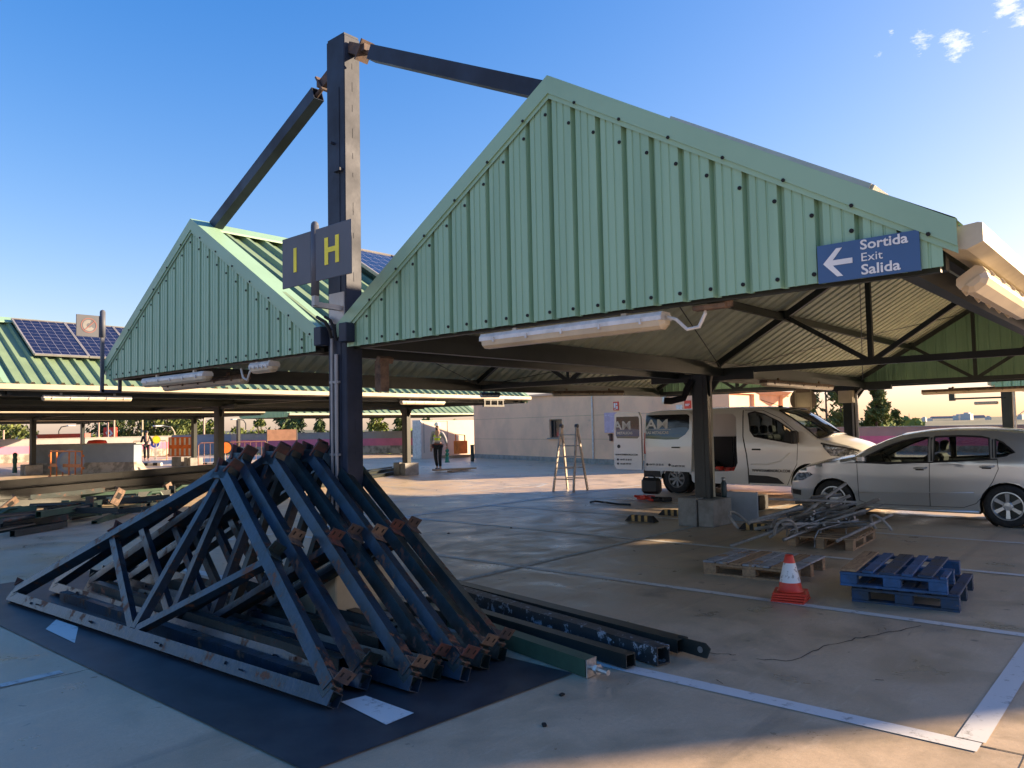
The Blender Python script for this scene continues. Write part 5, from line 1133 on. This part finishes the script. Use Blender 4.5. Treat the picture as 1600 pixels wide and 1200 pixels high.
skin('trousers', [(0, 0, .98), J[15], J[16], (.05, .10, .14), J[19], J[20], (-.11, -.07, .15)], [(0, 1), (1, 2), (2, 3), (0, 4), (4, 5), (5, 6)], [(.165, .125), .098, .078, .062, .098, .078, .062], TR, per)
for q in ((.04, .10), (-.12, -.07)): b = B(); b.box((q[0]+.06, q[1], .045), (.27, .10, .09), None, .03); b.done('boot', BLKTRIM, per)
b = B(); b.lathe([(.118, 1.70), (.118, 1.745), (.10, 1.80), (.06, 1.835), (.001, 1.845)], 20, (.045, 0, 0)); b.box((.15, 0, 1.71), (.10, .16, .014), None, .005); b.done('helmet', WHITE, per, True)
b = B(); b.box((.12, 0, 1.585), (.06, .10, .08), None, .025); b.done('beard', BLKTRIM, per, True)
b = B(); b.box((.133, 0, 1.64), (.035, .025, .04), None, .008)
b.done('nose', SKIN, per)
b = B()
for y_ in (-.035, .035): b.box((.128, y_, 1.665), (.012, .028, .012))
b.done('eyes', BLACK, per)
for sgn, base_ in ((1, (.08, .39, .89)), (-1, (.14, -.22, .87))):
    b = B(); bb = Vector(base_); b.box(bb+Vector((.005, 0, -.04)), (.035, .08, .09), None, .012)
    for k in range(4): p = bb+Vector((.005, -.03+.02*k, -.08)); b.path([p, p+Vector((.012, 0, -.04+.004*abs(k-1.5))), p+Vector((.03, 0, -.065))], .009, 5)
    p = bb+Vector((.01, -sgn*.04, -.02)); b.path([p, p+Vector((.03, -sgn*.015, -.03)), p+Vector((.045, -sgn*.01, -.05))], .010, 5); b.done('hand', SKIN, per, True)
b = B(); b.lathe([(.01, .98), (.172, .98), (.172, 1.03), (.01, 1.03)], 16); b.box((.10, -.14, .93), (.08, .12, .16), None, .02); b.done('tool_belt', pbr('dark_red_leather', (.16, .03, .025), .7), per)
b = B(); c = per.matrix_basis @ Vector((.12, .40, 0)); b.lathe([(.001, .30), (.10, .30), (.10, .33), (.075, .34), (.068, .52), (.05, .53), (.05, .56), (.075, .58), (.075, .65), (.045, .67), (.045, .70), (.07, .72), (.07, .79), (.02, .80), (.02, .85)], 16, (c.x, c.y, 0)); single(b, 'bollard_post', pbr('green_plastic', (.02, .20, .14), .5), (c.x, c.y, .3), 'green plastic traffic post hanging from the worker left hand', 'bollard', smooth=True)

# ------------------------------------------------------------------ left background: parapet box, barriers, posts
t = thing('parapet_box', 'grey and blue painted parapet box on a flared concrete base, by the orange barrier', 'wall', (12.6, 35.6, 0))
def obox(b, p, q, w, z0, z1, fl=0):
    p, q = Vector((*p, 0)), Vector((*q, 0)); d = (q-p).normalized(); n = Vector((-d.y, d.x, 0)); 
    lo = [p-d*fl-n*fl, q+d*fl-n*fl, q+d*fl+n*(w+fl), p-d*fl+n*(w+fl)]; hi = [p, q, q+n*w, p+n*w]
    lo = [v+Vector((0, 0, z0)) for v in lo]; hi = [v+Vector((0, 0, z1)) for v in hi]
    b.poly(lo); b.poly(hi)
    for k in range(4): j = (k+1) % 4; b.poly([lo[k], lo[j], hi[j], hi[k]])
    return b
q0, q1, q2 = (11.55, 37.4), (12.7, 35.45), (13.95, 33.3)
obox(B(), q0, q2, .5, 0, .45, .22).done('flared_base', BASEC, t)
obox(B(), q0, q1, .5, .451, 1.20).done('grey_panel', pbr('box_grey', (.24, .26, .27), .8), t)
obox(B(), (12.705, 35.44), q2, .5, .451, 1.20).done('blue_panel', BL, t)
obox(B(), (11.5, 37.5), (14.0, 33.2), .55, 1.201, 1.25).done('cap', GREYCONC, t)
b = B(); b.lathe([(.42, 0), (.42, .14), (.36, .24), (.1, .27)], 18, (14.3, 38.1, 1.12)); single(b, 'red_tank', REDPL, (14.3, 38.1, 1.7), 'red round hump showing over the top of the grey parapet box', 'tank', smooth=True)
t = thing('plastic_barrier', 'orange plastic mesh barrier standing in front of the grey parapet box', 'barrier', (9.95, 29.2, 0))
p0, p1 = Vector((9.82, 30.25, 0)), Vector((10.1, 28.2, 0)); b = B(); dv = (p1-p0)
def gp(u, z): return p0+dv*u+Vector((0, 0, z+.12))
for z_ in (0.03, .46, .95): b.bar(gp(0, z_), gp(1, z_), .035, .05 if z_ != .46 else .11)
for u_ in (0.0, .2, .4, .6, .8, 1.0): b.bar(gp(u_, 0), gp(u_, .98), .035, .04)
for u_ in (-.03, 1.03):
    for z_ in (.06, .38, .8): b.box(gp(u_, z_), (.07, .09, .08))
b.done('lattice', ORANGE, t)
for u_ in (.25, .78): b = B(); b.box(gp(u_, -.06), (.42, .1, .12)); b.done('foot', BLKTRIM, t)
def disc_sign(x, y, z, r, nrm, label, front, back, post=True):
    t = thing('disc_sign', label, 'sign', (x, y, 0)); n_ = Vector(nrm).normalized(); c = Vector((x, y, z)); b = B(); b.cyl(c, c+n_*.02, r, 28); b.done('disc', front, t)
    b = B(); b.cyl(c+n_*.021, c+n_*.026, r*.78, 28); b.done('inner_disc', back, t)
    if post: b = B(); b.bar((x, y, 0), (x, y, z), .04, .04, (1, 0, 0)); b.done('post', GREYCONC, t)
    return t
disc_sign(10.15, 29.35, .70, .42, (-.3, -1, 0), 'round pale sign leaning behind the orange plastic barrier', MATS['grey_galvanised'], CREAM)
disc_sign(16.9, 31.2, .95, .30, (-.4, -1, 0), 'round orange and white warning disc on the tubular fence behind the truss tips', BLKTRIM, ORANGE)
def crowd_fence(p, q, label, m=None, h=1.05, bars=9):
    t = thing('crowd_fence', label, 'fence', ((p[0]+q[0])/2, (p[1]+q[1])/2, 0), 'steel crowd fences'); p, q = Vector((*p, .12)), Vector((*q, .12)); Z = Vector((0, 0, h)); d = (q-p).normalized()
    b = B(); b.path([p-Vector((0, 0, .12)), p+Z*.9, p+Z+d*.1, q+Z-d*.1, q+Z*.9, q-Vector((0, 0, .12))], .024, 6); b.path([p+Vector((0, 0, .1)), q+Vector((0, 0, .1))], .018, 6); b.done('frame', m or ORANGE, t)
    for k in range(1, bars): c = p.lerp(q, k/bars); b = B(); b.cyl(c+Vector((0, 0, .1)), c+Z, .012, 5); b.done('upright', m or ORANGE, t)
    n_ = Vector((-d.y, d.x, 0))
    for c in (p.lerp(q, .08), p.lerp(q, .92)): b = B(); b.bar(c-n_*.28-Vector((0, 0, .10)), c+n_*.28-Vector((0, 0, .10)), .04, .02); b.done('foot', m or ORANGE, t)
YO = pbr('yellow_orange_paint', (.62, .34, .10), .5, 0, (.5, .26, .08), 4)
crowd_fence((20.9, 50.0), (21.6, 46.9), 'yellow tubular fence by the pink wall, left of the striped barrier', YO)
crowd_fence((16.3, 32.4), (18.9, 31.2), 'rusty tubular fence with a round disc, left half behind the dark post', pbr('rusty_tube', (.34, .17, .12), .7), bars=12)
crowd_fence((21.8, 30.3), (22.6, 29.2), 'yellow tubular fence just right of the tall mast', YO)
t = thing('striped_barrier', 'orange and white striped plastic barrier by the concrete block post', 'barrier', (18.5, 37.4, 0)); b = B(); P0, P1 = Vector((17.55, 37.9, .95)), Vector((18.25, 36.9, .95)); b.bar(P0, P1, .06, .95); b.done('barrier_panel', ORANGE, t)
for k in range(5):
    c = P0.lerp(P1, .1+k*.2); rz_ = Matrix.Rotation(math.atan2((P1-P0).y, (P1-P0).x), 3, 'Z')
    for z_ in (-.26, .26): b = B(); b.box(c+Vector((0, 0, z_)), (.09, .08, .34), rz_); b.done('white_bar', WHITE, t)
b = B(); b.bx(17.7, 18.3, 36.9, 37.9, 0, .46); b.done('foot_block', GREYCONC, t)
for i, (x, y, lb) in enumerate(((17.3, 39.8, 'striped concrete kerb on the floor left of the concrete block post'), (19.0, 36.0, 'striped concrete kerb at the foot of the concrete block post'))):
    t = thing('striped_kerb', lb, 'kerb', (x, y, 0)); b = B(); m_k = Matrix.Rotation(R(-52), 3, 'Z'); b.box((x, y, .07), (1.6, .2, .14), m_k, .02); b.done('kerb_body', WHITE, t); b = B()
    for k in range(3): b.box(Vector((x, y, .072))+m_k @ Vector((-.5+k*.5, 0, 0)), (.22, .206, .142), m_k)
    b.done('dark_stripe', BLKTRIM, t)
t = thing('person', 'distant person in dark clothes behind the yellow fence at left', 'person', (20.2, 46.5, 0), local=True, rot=(0, 0, R(-110)))
skin('body', J, Ed, Rd, SKIN, t); skin('jacket', [J[1], J[2], (.01, 0, 1.44), J[7], J[8], (.05, .37, .99), J[11], J[12], (.09, -.245, .97), (0, 0, .98)], [(0, 1), (1, 2), (2, 3), (3, 4), (4, 5), (2, 6), (6, 7), (7, 8), (0, 9)], [(.155, .12), (.175, .13), (.10, .09), .078, .062, .048, .078, .062, .048, (.16, .12)], TR, t)
skin('trousers', [(0, 0, .98), J[15], J[16], (.05, .10, .14), J[19], J[20], (-.11, -.07, .15)], [(0, 1), (1, 2), (2, 3), (0, 4), (4, 5), (5, 6)], [(.165, .125), .098, .078, .062, .098, .078, .062], TR, t)
b = B(); b.lathe([(.11, 1.68), (.11, 1.74), (.07, 1.80), (.001, 1.82)], 16, (.04, 0, 0)); b.done('hair', BLKTRIM, t, True)
disc_sign(21.2, 47.6, 1.0, .30, (-.4, -1, 0), 'small round blue sign on the yellow fence at left', WHITE, pbr('sign_cobalt', (.03, .05, .35), .5))
disc_sign(21.0, 47.0, 1.25, .24, (-.4, -1, 0), 'small round yellow sign on the yellow fence at left', pbr('traffic_yellow', (.75, .55, .03), .5), YELLOW)
t = thing('notice_stand', 'orange brown notice board on two thin legs in front of the blue wall', 'board', (33.2, 53.4, 0)); A_, C_ = Vector((28.6, 47.2, 0)), Vector((30.4, 46.4, 0)); b = B(); b.bar(A_+Vector((0, 0, 1.35)), C_+Vector((0, 0, 1.35)), .08, .75); b.done('board_panel', pbr('tan_board', (.50, .26, .15), .7), t)
for c in (A_, C_): b = B(); b.bar(c, c+Vector((0, 0, 1.7)), .07, .07, (1, 0, 0)); b.done('leg', BLKTRIM, t)
b = B(); b.lathe([(.09, 0), (.09, .2), (.07, .22), (.07, .4), (.09, .42), (.09, .6), (.07, .62), (.09, .8), (.03, .85)], 12, (10.6, 36.8, .1)); single(b, 'delineator_post', pbr('green_dark_plastic', (.03, .10, .08), .5), (10.6, 36.8, 0), 'green and white delineator post left of the grey parapet box', 'bollard', smooth=True)
b = B(); b.cyl((26.35, 25.6, 0), (26.35, 25.6, .75), .09, 12); b.cyl((26.35, 25.6, .75), (26.35, 25.6, .79), .10, 12); single(b, 'bollard_post', BSTEEL, (26.35, 25.6, 0), 'dark bollard at the left corner of the pink building', 'bollard')
t = thing('pallet_truck', 'orange hand truck on a pallet at the left corner of the building', 'trolley', (29.3, 29.0, 0)); b = B(); b.bx(28.6, 30.2, 29.3, 30.3, .02, .14); b.done('platform', WOOD, t); b = B(); b.path([(29.9, 29.6, .2), (29.9, 29.6, 1.2), (29.5, 29.9, 1.25), (29.5, 29.9, .2)], .04, 6); b.bx(29.4, 30.0, 29.5, 29.95, .2, .9); b.done('frame', ORANGE, t)
b = B(); b.bar((19.2, 20.6, .1), (20.8, 20.1, .1), .3, .05); b.bar((19.5, 20.1, .05), (21.0, 20.6, .05), .2, .04); single(b, 'timber_boards', WOOD, (20, 20.3, 0), 'pale boards lying on the floor beside the low black beams', 'boards')
t = thing('convex_mirror', 'back of a round traffic mirror hanging beside the post above the van', 'mirror', (18.0, 6.72, 1.95)); c = Vector((18.0, 6.72, 2.10)); n_ = Vector((-.93, -.36, 0)); b = B(); b.cyl(c, c+n_*.05, .29, 32); b.done('mirror_dish', pbr('brown_dish', (.23, .18, .13), .6), t)
sv = n_.cross(Vector((0, 0, 1))); b = B(); b.box(c+n_*.056, (.012, .30, .34), Matrix.Rotation(math.atan2(n_.y, n_.x), 3, 'Z'))
for s in (-1, 1): b.box(c+n_*.065+sv*s*.17, (.02, .03, .46), Matrix.Rotation(math.atan2(n_.y, n_.x), 3, 'Z'))
b.done('back_plate', CREAM, t); b = B(); b.bar(c+sv*.1, c+sv*.1+Vector((0, 0, .32)), .02, .02, (1, 0, 0)); b.bar(c-sv*.1, c-sv*.1+Vector((0, 0, .32)), .02, .02, (1, 0, 0)); b.done('hanger', BLKTRIM, t)
b = B(); b.bx(18.15, 18.30, 5.66, 5.98, 2.0, 2.28, .01); b.bx(18.13, 18.15, 5.72, 5.92, 2.08, 2.2); single(b, 'meter_box', CREAM, (18.2, 5.8, 2.0), 'cream electrical box at the top of the post above the van bonnet', 'electrical box')
b = B(); b.path([(18.28, 5.62, .1), (18.28, 5.62, 2.2), (18.3, 5.5, 2.32)], .03, 8); b.path([(18.25, 5.7, .1), (18.25, 5.7, 2.0)], .02, 6); b.lathe([(.05, 1.05), (.05, 1.2)], 10, (18.28, 5.58, 0)); single(b, 'conduit', MATS['conduit_grey'], (18.28, 5.62, .1), 'conduits running up the post above the van bonnet', 'conduit')
b = B(); b.path([(11.27, 5.66, .45), (11.27, 5.66, 2.25), (11.2, 5.6, 2.35)], .017, 6); single(b, 'conduit', CREAM, (11.27, 5.66, .45), 'pale sunlit conduit up the right side of the black post', 'conduit')
b = B(); b.path([(11.25, 5.98, 2.3), (11.2, 6.05, 2.15), (11.18, 6.1, 2.02), (11.1, 6.28, 1.98), (11.05, 6.38, 1.99)], .055, 8); single(b, 'drain_elbow', BLACK, (11.2, 6.1, 2.0), 'black pipe elbow sticking out left near the top of the black post', 'pipe')
b = B(); b.box((16.9, 15.5, 2.42), (.9, .06, .05)); b.box((16.9, 15.5, 2.24), (.9, .06, .05))
for x_ in (16.5, 16.75, 17.05, 17.3): b.box((x_, 15.5, 2.33), (.05, .05, .18))
single(b, 'hanging_bracket', BSTEEL, (16.9, 15.5, 2.2), 'dark bracket frame at the right end of the sunlit cream gutter', 'bracket')
b = B(); b.bx(24.6, 24.7, 3.6, 4.9, 1.9, 2.35); b.done('x', BSTEEL) if False else b.bm.free()
t = thing('canopy_bracket', 'white and dark bracket frame with a lamp on the slim post behind the hatchback', 'bracket', (26.0, 4.3, 2.1)); b = B(); b.bx(26.05, 26.1, 3.95, 5.3, 2.42, 2.50); b.bx(26.05, 26.1, 3.95, 5.3, 2.15, 2.2); b.bx(26.0, 26.15, 5.2, 5.35, 2.12, 2.52); b.done('frame', BSTEEL, t); b = B(); b.bx(25.98, 26.12, 4.1, 4.7, 1.98, 2.07, .02); b.done('lamp', CREAM, t)
b = B(); b.path([(26.05, 3.7, .1), (26.05, 3.7, 2.4)], .03, 6); b.path([(26.05, 3.68, 1.6), (26.0, 3.2, 2.0)], .012, 5); single(b, 'conduit', WHITEPL, (26.05, 3.7, .1), 'white conduit on the slim grey post behind the hatchback roof', 'conduit')

# ------------------------------------------------------------------ beyond the parapets
FOL = {}
def foliage(n, a, c):
    return pbr(n, a, .85, 0, c, .9, contrast=(.38, .62), detail=8, spec=.2)
F1 = foliage('pine_foliage', (.16, .19, .055), (.07, .10, .032)); F2 = foliage('dark_conifer_foliage', (.10, .145, .055), (.045, .07, .03)); F3 = foliage('light_shrub_foliage', (.20, .24, .06), (.10, .14, .04))
BARK = pbr('bark', (.12, .085, .06), .95, 0, (.07, .05, .035), 5)
def tree(px, D, ztop, w, label, kind='pine', base=-8.0, seed=1, dens=1.0, m=None):
    rnd = random.Random(seed); c = bearing(px, D); h = ztop-base; t = thing(kind+'_tree', label, 'tree', (c.x, c.y, base), 'trees beyond the parapet')
    b = B(); b.cyl((c.x, c.y, base), (c.x+rnd.uniform(-.3, .3), c.y, ztop-h*.12), .28, 8, .05)
    clusters = []; b2 = b
    for k in range(int(46*dens)):
        f = rnd.random()**.8
        if kind == 'cypress': rad = w*.5*(1-f)**.8*1.0+.15; 
        elif kind == 'spruce': rad = w*.5*(1-f*.92)
        else: rad = w*.5*math.sqrt(max(.05, 1-(2*f-.9)**2*.9))
        z = base+h*(.30+.70*f); a = rnd.uniform(0, 2*math.pi); rr_ = rad*rnd.uniform(.35, 1.0)
        cc = Vector((c.x+math.cos(a)*rr_, c.y+math.sin(a)*rr_, z)); clusters.append((cc, rad*rnd.uniform(.22, .40)+.25))
        if k % 3 == 0: b2.cyl((c.x, c.y, min(z-.6, ztop-h*.15)), cc, .06, 5, .02)
    b2.done('trunk', BARK, t)
    b = B()
    for cc, r_ in clusters:
        for j in range(int(95*dens)):
            v = Vector((rnd.gauss(0, 1), rnd.gauss(0, 1), rnd.gauss(0, .62))).normalized()*r_*rnd.random()**.45
            if kind != 'pine': v.z -= .25*abs(v.x)+.1
            s_ = rnd.uniform(.07, .17)*(1.2 if kind == 'pine' else 1.0); p = cc+v; n1 = Vector((rnd.gauss(0, 1), rnd.gauss(0, 1), rnd.gauss(0, 1))).normalized(); n2 = n1.orthogonal().normalized()
            n3 = n1.cross(n2); b.poly([p-n2*s_*1.6, p-n3*s_*.5, p+n2*s_*1.6, p+n3*s_*.5])
    b.done('crown', m or F1, t, normals=False); return t
tree(12, 62, 3.6, 5.5, 'round pine at the left edge under the cream gutter', seed=2)
tree(180, 75, 3.2, 5.5, 'dark pine behind the red pylon poles', seed=3, m=F2)
tree(218, 72, 3.7, 6.0, 'broad pine right of the red pylon', seed=4)
tree(262, 70, 3.9, 6.2, 'tall pine left of the dark post with the concrete block', seed=5)
tree(295, 74, 3.6, 4.8, 'pine touching the dark post with the concrete block', seed=6)
tree(327, 68, 2.4, 3.6, 'small shrub-like pine between the two dark posts', seed=7, m=F3, dens=.7)
tree(372, 80, 2.0, 5.5, 'low bright bush line right of the dark middle post', seed=8, m=F3, dens=.7)
tree(405, 78, 2.7, 3.6, 'brownish low tree above the notice board', seed=9, dens=.7)
tree(448, 66, 3.3, 4.6, 'dark bushy tree left of the pale distant post', seed=10, m=F2)
tree(500, 66, 3.2, 3.0, 'small pointed conifer left of the tall mast', kind='spruce', seed=11, m=F2, dens=.8)
tree(588, 58, 3.2, 4.6, 'light green spiky conifer right of the tall mast', kind='spruce', seed=12, m=F3)
tree(625, 60, 2.8, 3.6, 'smaller conifer between the mast and the pale post base', kind='spruce', seed=13)
tree(672, 66, 2.5, 4.0, 'tree top over the white enclosure behind the worker', seed=14, dens=.8)
tree(712, 70, 2.0, 2.6, 'low tree top between the enclosure and the building', seed=15, dens=.6)
tree(1290, 52, 4.8, 3.6, 'sparse dark tree left of the post above the van', seed=16, m=F2, dens=.75)
tree(1312, 50, 3.4, 2.6, 'lower tree just left of the post above the van', kind='spruce', seed=17, m=F1, dens=.8)
tree(1368, 52, 4.1, 4.4, 'spiky conifer right of the post above the van', kind='spruce', seed=18, m=F1, dens=1.2)
tree(1398, 54, 2.2, 2.4, 'low conifer spreading to the right above the hatchback bonnet', kind='spruce', seed=19, m=F1, dens=.7)
b = B(); rnd = random.Random(21)
for k in range(5200):
    px = rnd.choice((rnd.uniform(-20, 720), rnd.uniform(-20, 720), rnd.uniform(1260, 1440))); D = rnd.uniform(74, 130); c = bearing(px, D); p = Vector((c.x, c.y, rnd.uniform(-1.5, 1.15+.5*math.sin(px*.05)))); s_ = rnd.uniform(.25, .6)
    n1 = Vector((rnd.gauss(0, 1), rnd.gauss(0, 1), rnd.gauss(0, 1))).normalized(); n2 = n1.orthogonal().normalized(); n3 = n1.cross(n2); b.poly([p-n2*s_, p-n3*s_*.5, p+n2*s_, p+n3*s_*.5])
o = b.done('shrub_belt', F3, None, normals=False); o['kind'] = 'stuff'; tag(o, 'continuous belt of scrub and treetops beyond the parapets', 'scrub')
# street lamps and poles
def lamp(px, D, ztop, label, m=CREAM, head=True, sgn=-1):
    c = bearing(px, D); t = thing('street_lamp', label, 'street lamp', (c.x, c.y, -8), 'poles beyond the parapet'); rgt = Vector((.6585, -.7523, 0)); b = B(); b.cyl((c.x, c.y, -8), (c.x, c.y, ztop-.5), .09, 8, .06)
    if head: b.path([(c.x, c.y, ztop-.5), Vector((c.x, c.y, ztop-.1))+rgt*sgn*.25, Vector((c.x, c.y, ztop))+rgt*sgn*.9], .05, 6)
    b.done('pole', m, t)
    if head: b = B(); b.box(Vector((c.x, c.y, ztop))+rgt*sgn*1.25, (.7, .5, .12), None, .03); b.done('lamp_head', WHITEPL, t)
PO = pbr('pinkish_pole', (.55, .36, .28), .6)
lamp(223, 60, 3.2, 'curved street lamp in front of the pines at left'); lamp(273, 60, 2.2, 'lower curved street lamp beside the dark post at left')
lamp(93, 80, 2.6, 'faint lamp in the gap above the red fascia', BSTEEL, True, 1); lamp(384, 85, 3.0, 'faint twin lamp over the blue wall', BSTEEL)
for px, z_, lb in ((155, 4.2, 'left thin pole of the red pylon group'), (169, 4.3, 'middle thicker pole behind the red pylon sign'), (179, 4.2, 'right thin pole of the red pylon group'), (319, 4.4, 'single thin pole between the two dark posts'), (7, 2.6, 'pinkish pole at the far left edge')): lamp(px, 58, z_, lb, PO, False)
# fuel station fascia and pylon
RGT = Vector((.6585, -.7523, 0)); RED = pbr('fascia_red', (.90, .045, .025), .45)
a0, a1 = bearing(18, 66), bearing(137, 62); t = thing('station_fascia', 'long red fuel station fascia with white lettering over the far left parapet', 'sign', ((a0+a1)/2)+Vector((0, 0, -1)))
dr = (a1-a0).normalized(); nf = Vector((dr.y, -dr.x, 0)); b = B(); b.box((a0+a1)/2+Vector((0, 0, 1.42)), ((a1-a0).length, .6, .66), Matrix((dr, -nf, Vector((0, 0, 1)))).transposed()); b.done('fascia', RED, t)
b = B(); b.box((a0+a1)/2+Vector((0, 0, 1.05)), ((a1-a0).length, .62, .08), Matrix((dr, -nf, Vector((0, 0, 1)))).transposed()); b.done('lower_edge', CREAM, t)
ft = a0+dr*((a1-a0).length*.21)+nf*.31+Vector((0, 0, 1.22)); text('CEPSA', .58, WHITE, basis(ft, dr, (0, 0, 1)), 'lettering', t, .02, 1.25, .01)
b = B(); lc = a0+dr*((a1-a0).length*.145)+nf*.32+Vector((0, 0, 1.42)); mm_ = Matrix((dr, -nf, Vector((0, 0, 1)))).transposed()
for k in range(4): b.box(lc+dr*.16*math.cos(k*1.57)+Vector((0, 0, .16*math.sin(k*1.57))), (.30, .02, .14), mm_ @ Matrix.Rotation(k*1.57+.6, 3, 'Y'))
b.done('emblem', WHITE, t)
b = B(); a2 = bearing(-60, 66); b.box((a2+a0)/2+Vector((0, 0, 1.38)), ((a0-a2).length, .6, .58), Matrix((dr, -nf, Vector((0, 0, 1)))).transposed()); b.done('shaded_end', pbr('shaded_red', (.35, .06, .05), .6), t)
for f in (.15, .5, .85): p = a0.lerp(a1, f); b = B(); b.bar(p+Vector((0, 0, -9)), p+Vector((0, 0, 1.05)), .3, .3, (1, 0, 0)); b.done('column', WHITEPL, t)
c = bearing(173, 60); t = thing('red_pylon', 'square red pylon sign with a white emblem, left of the pines', 'sign', (c.x, c.y, -8)); b = B(); b.box(c+Vector((0, 0, 1.72)), (.9, .3, .90), Matrix((RGT, -Vector((-.752, -.657, 0)), Vector((0, 0, 1)))).transposed()); b.done('sign_box', RED, t)
b = B(); fw = Vector((-.752, -.657, 0)); mz = Matrix((RGT, -fw, Vector((0, 0, 1)))).transposed()
for k in range(4): b.box(c+fw*.16+RGT*.16*math.cos(k*1.57+.4)+Vector((0, 0, 1.72+.16*math.sin(k*1.57+.4))), (.34, .02, .13), mz @ Matrix.Rotation(k*1.57+1, 3, 'Y'))
b.done('emblem', WHITE, t); b = B(); b.bar(c+Vector((0, 0, -8)), c+Vector((0, 0, 1.27)), .3, .3, (1, 0, 0)); b.done('mast', GREYCONC, t)
# far white buildings on the skyline
for i, (px, D, w_, h_) in enumerate(((1441, 1500, 10, 7), (1497, 1900, 26, 12), (1508, 1850, 22, 15), (1541, 1700, 10, 7), (1592, 1500, 16, 8), (1450, 1700, 12, 5), (1420, 1800, 9, 4))):
    c = bearing(px, D); b = B(); b.box((c.x, c.y, -3+h_/2-2), (w_, w_*.8, h_), Matrix.Rotation(i*.7, 3, 'Z')); b.box((c.x+w_*.2, c.y, -3+h_-1), (w_*.5, w_*.5, h_*.3), Matrix.Rotation(i*.7, 3, 'Z'))
    single(b, 'far_house', pbr('far_white_wall', (.66, .62, .55), .8), (c.x, c.y, -5), ['tiny white house on the hills, right of the conifers', 'wide white building on the skyline above the car roof', 'tall white block on the skyline above the car roof', 'tiny white house left of the slim post', 'white house on the skyline at the right edge', 'flat pale shed on the hills above the bonnet', 'tiniest pale hut on the hills beside the conifer'][i], 'house')
c = bearing(1418, 1700); b = B(); b.cyl((c.x, c.y, -5), (c.x, c.y, 13), .7, 5, .3); single(b, 'radio_mast', BSTEEL, (c.x, c.y, -5), 'hair-thin radio mast on the skyline right of the conifers', 'mast')
for i, (p0_, p1_, h_) in enumerate(((1455, 1500, 5.5), (1500, 1532, 7))):
    a_, c_2 = bearing(p0_, 2300), bearing(p1_, 2300); b = B(); b.bar(a_+Vector((0, 0, 2)), c_2+Vector((0, 0, 2)), 30, h_); b.bar(a_+Vector((0, 0, 2+h_*.6)), c_2+Vector((0, 0, 2+h_*.6)), 20, h_*.3); single(b, 'far_shed', pbr('far_grey_roof', (.30, .30, .33), .7), a_, ['long grey shed roofs along the skyline', 'second grey shed row nearer the slim post'][i], 'shed')
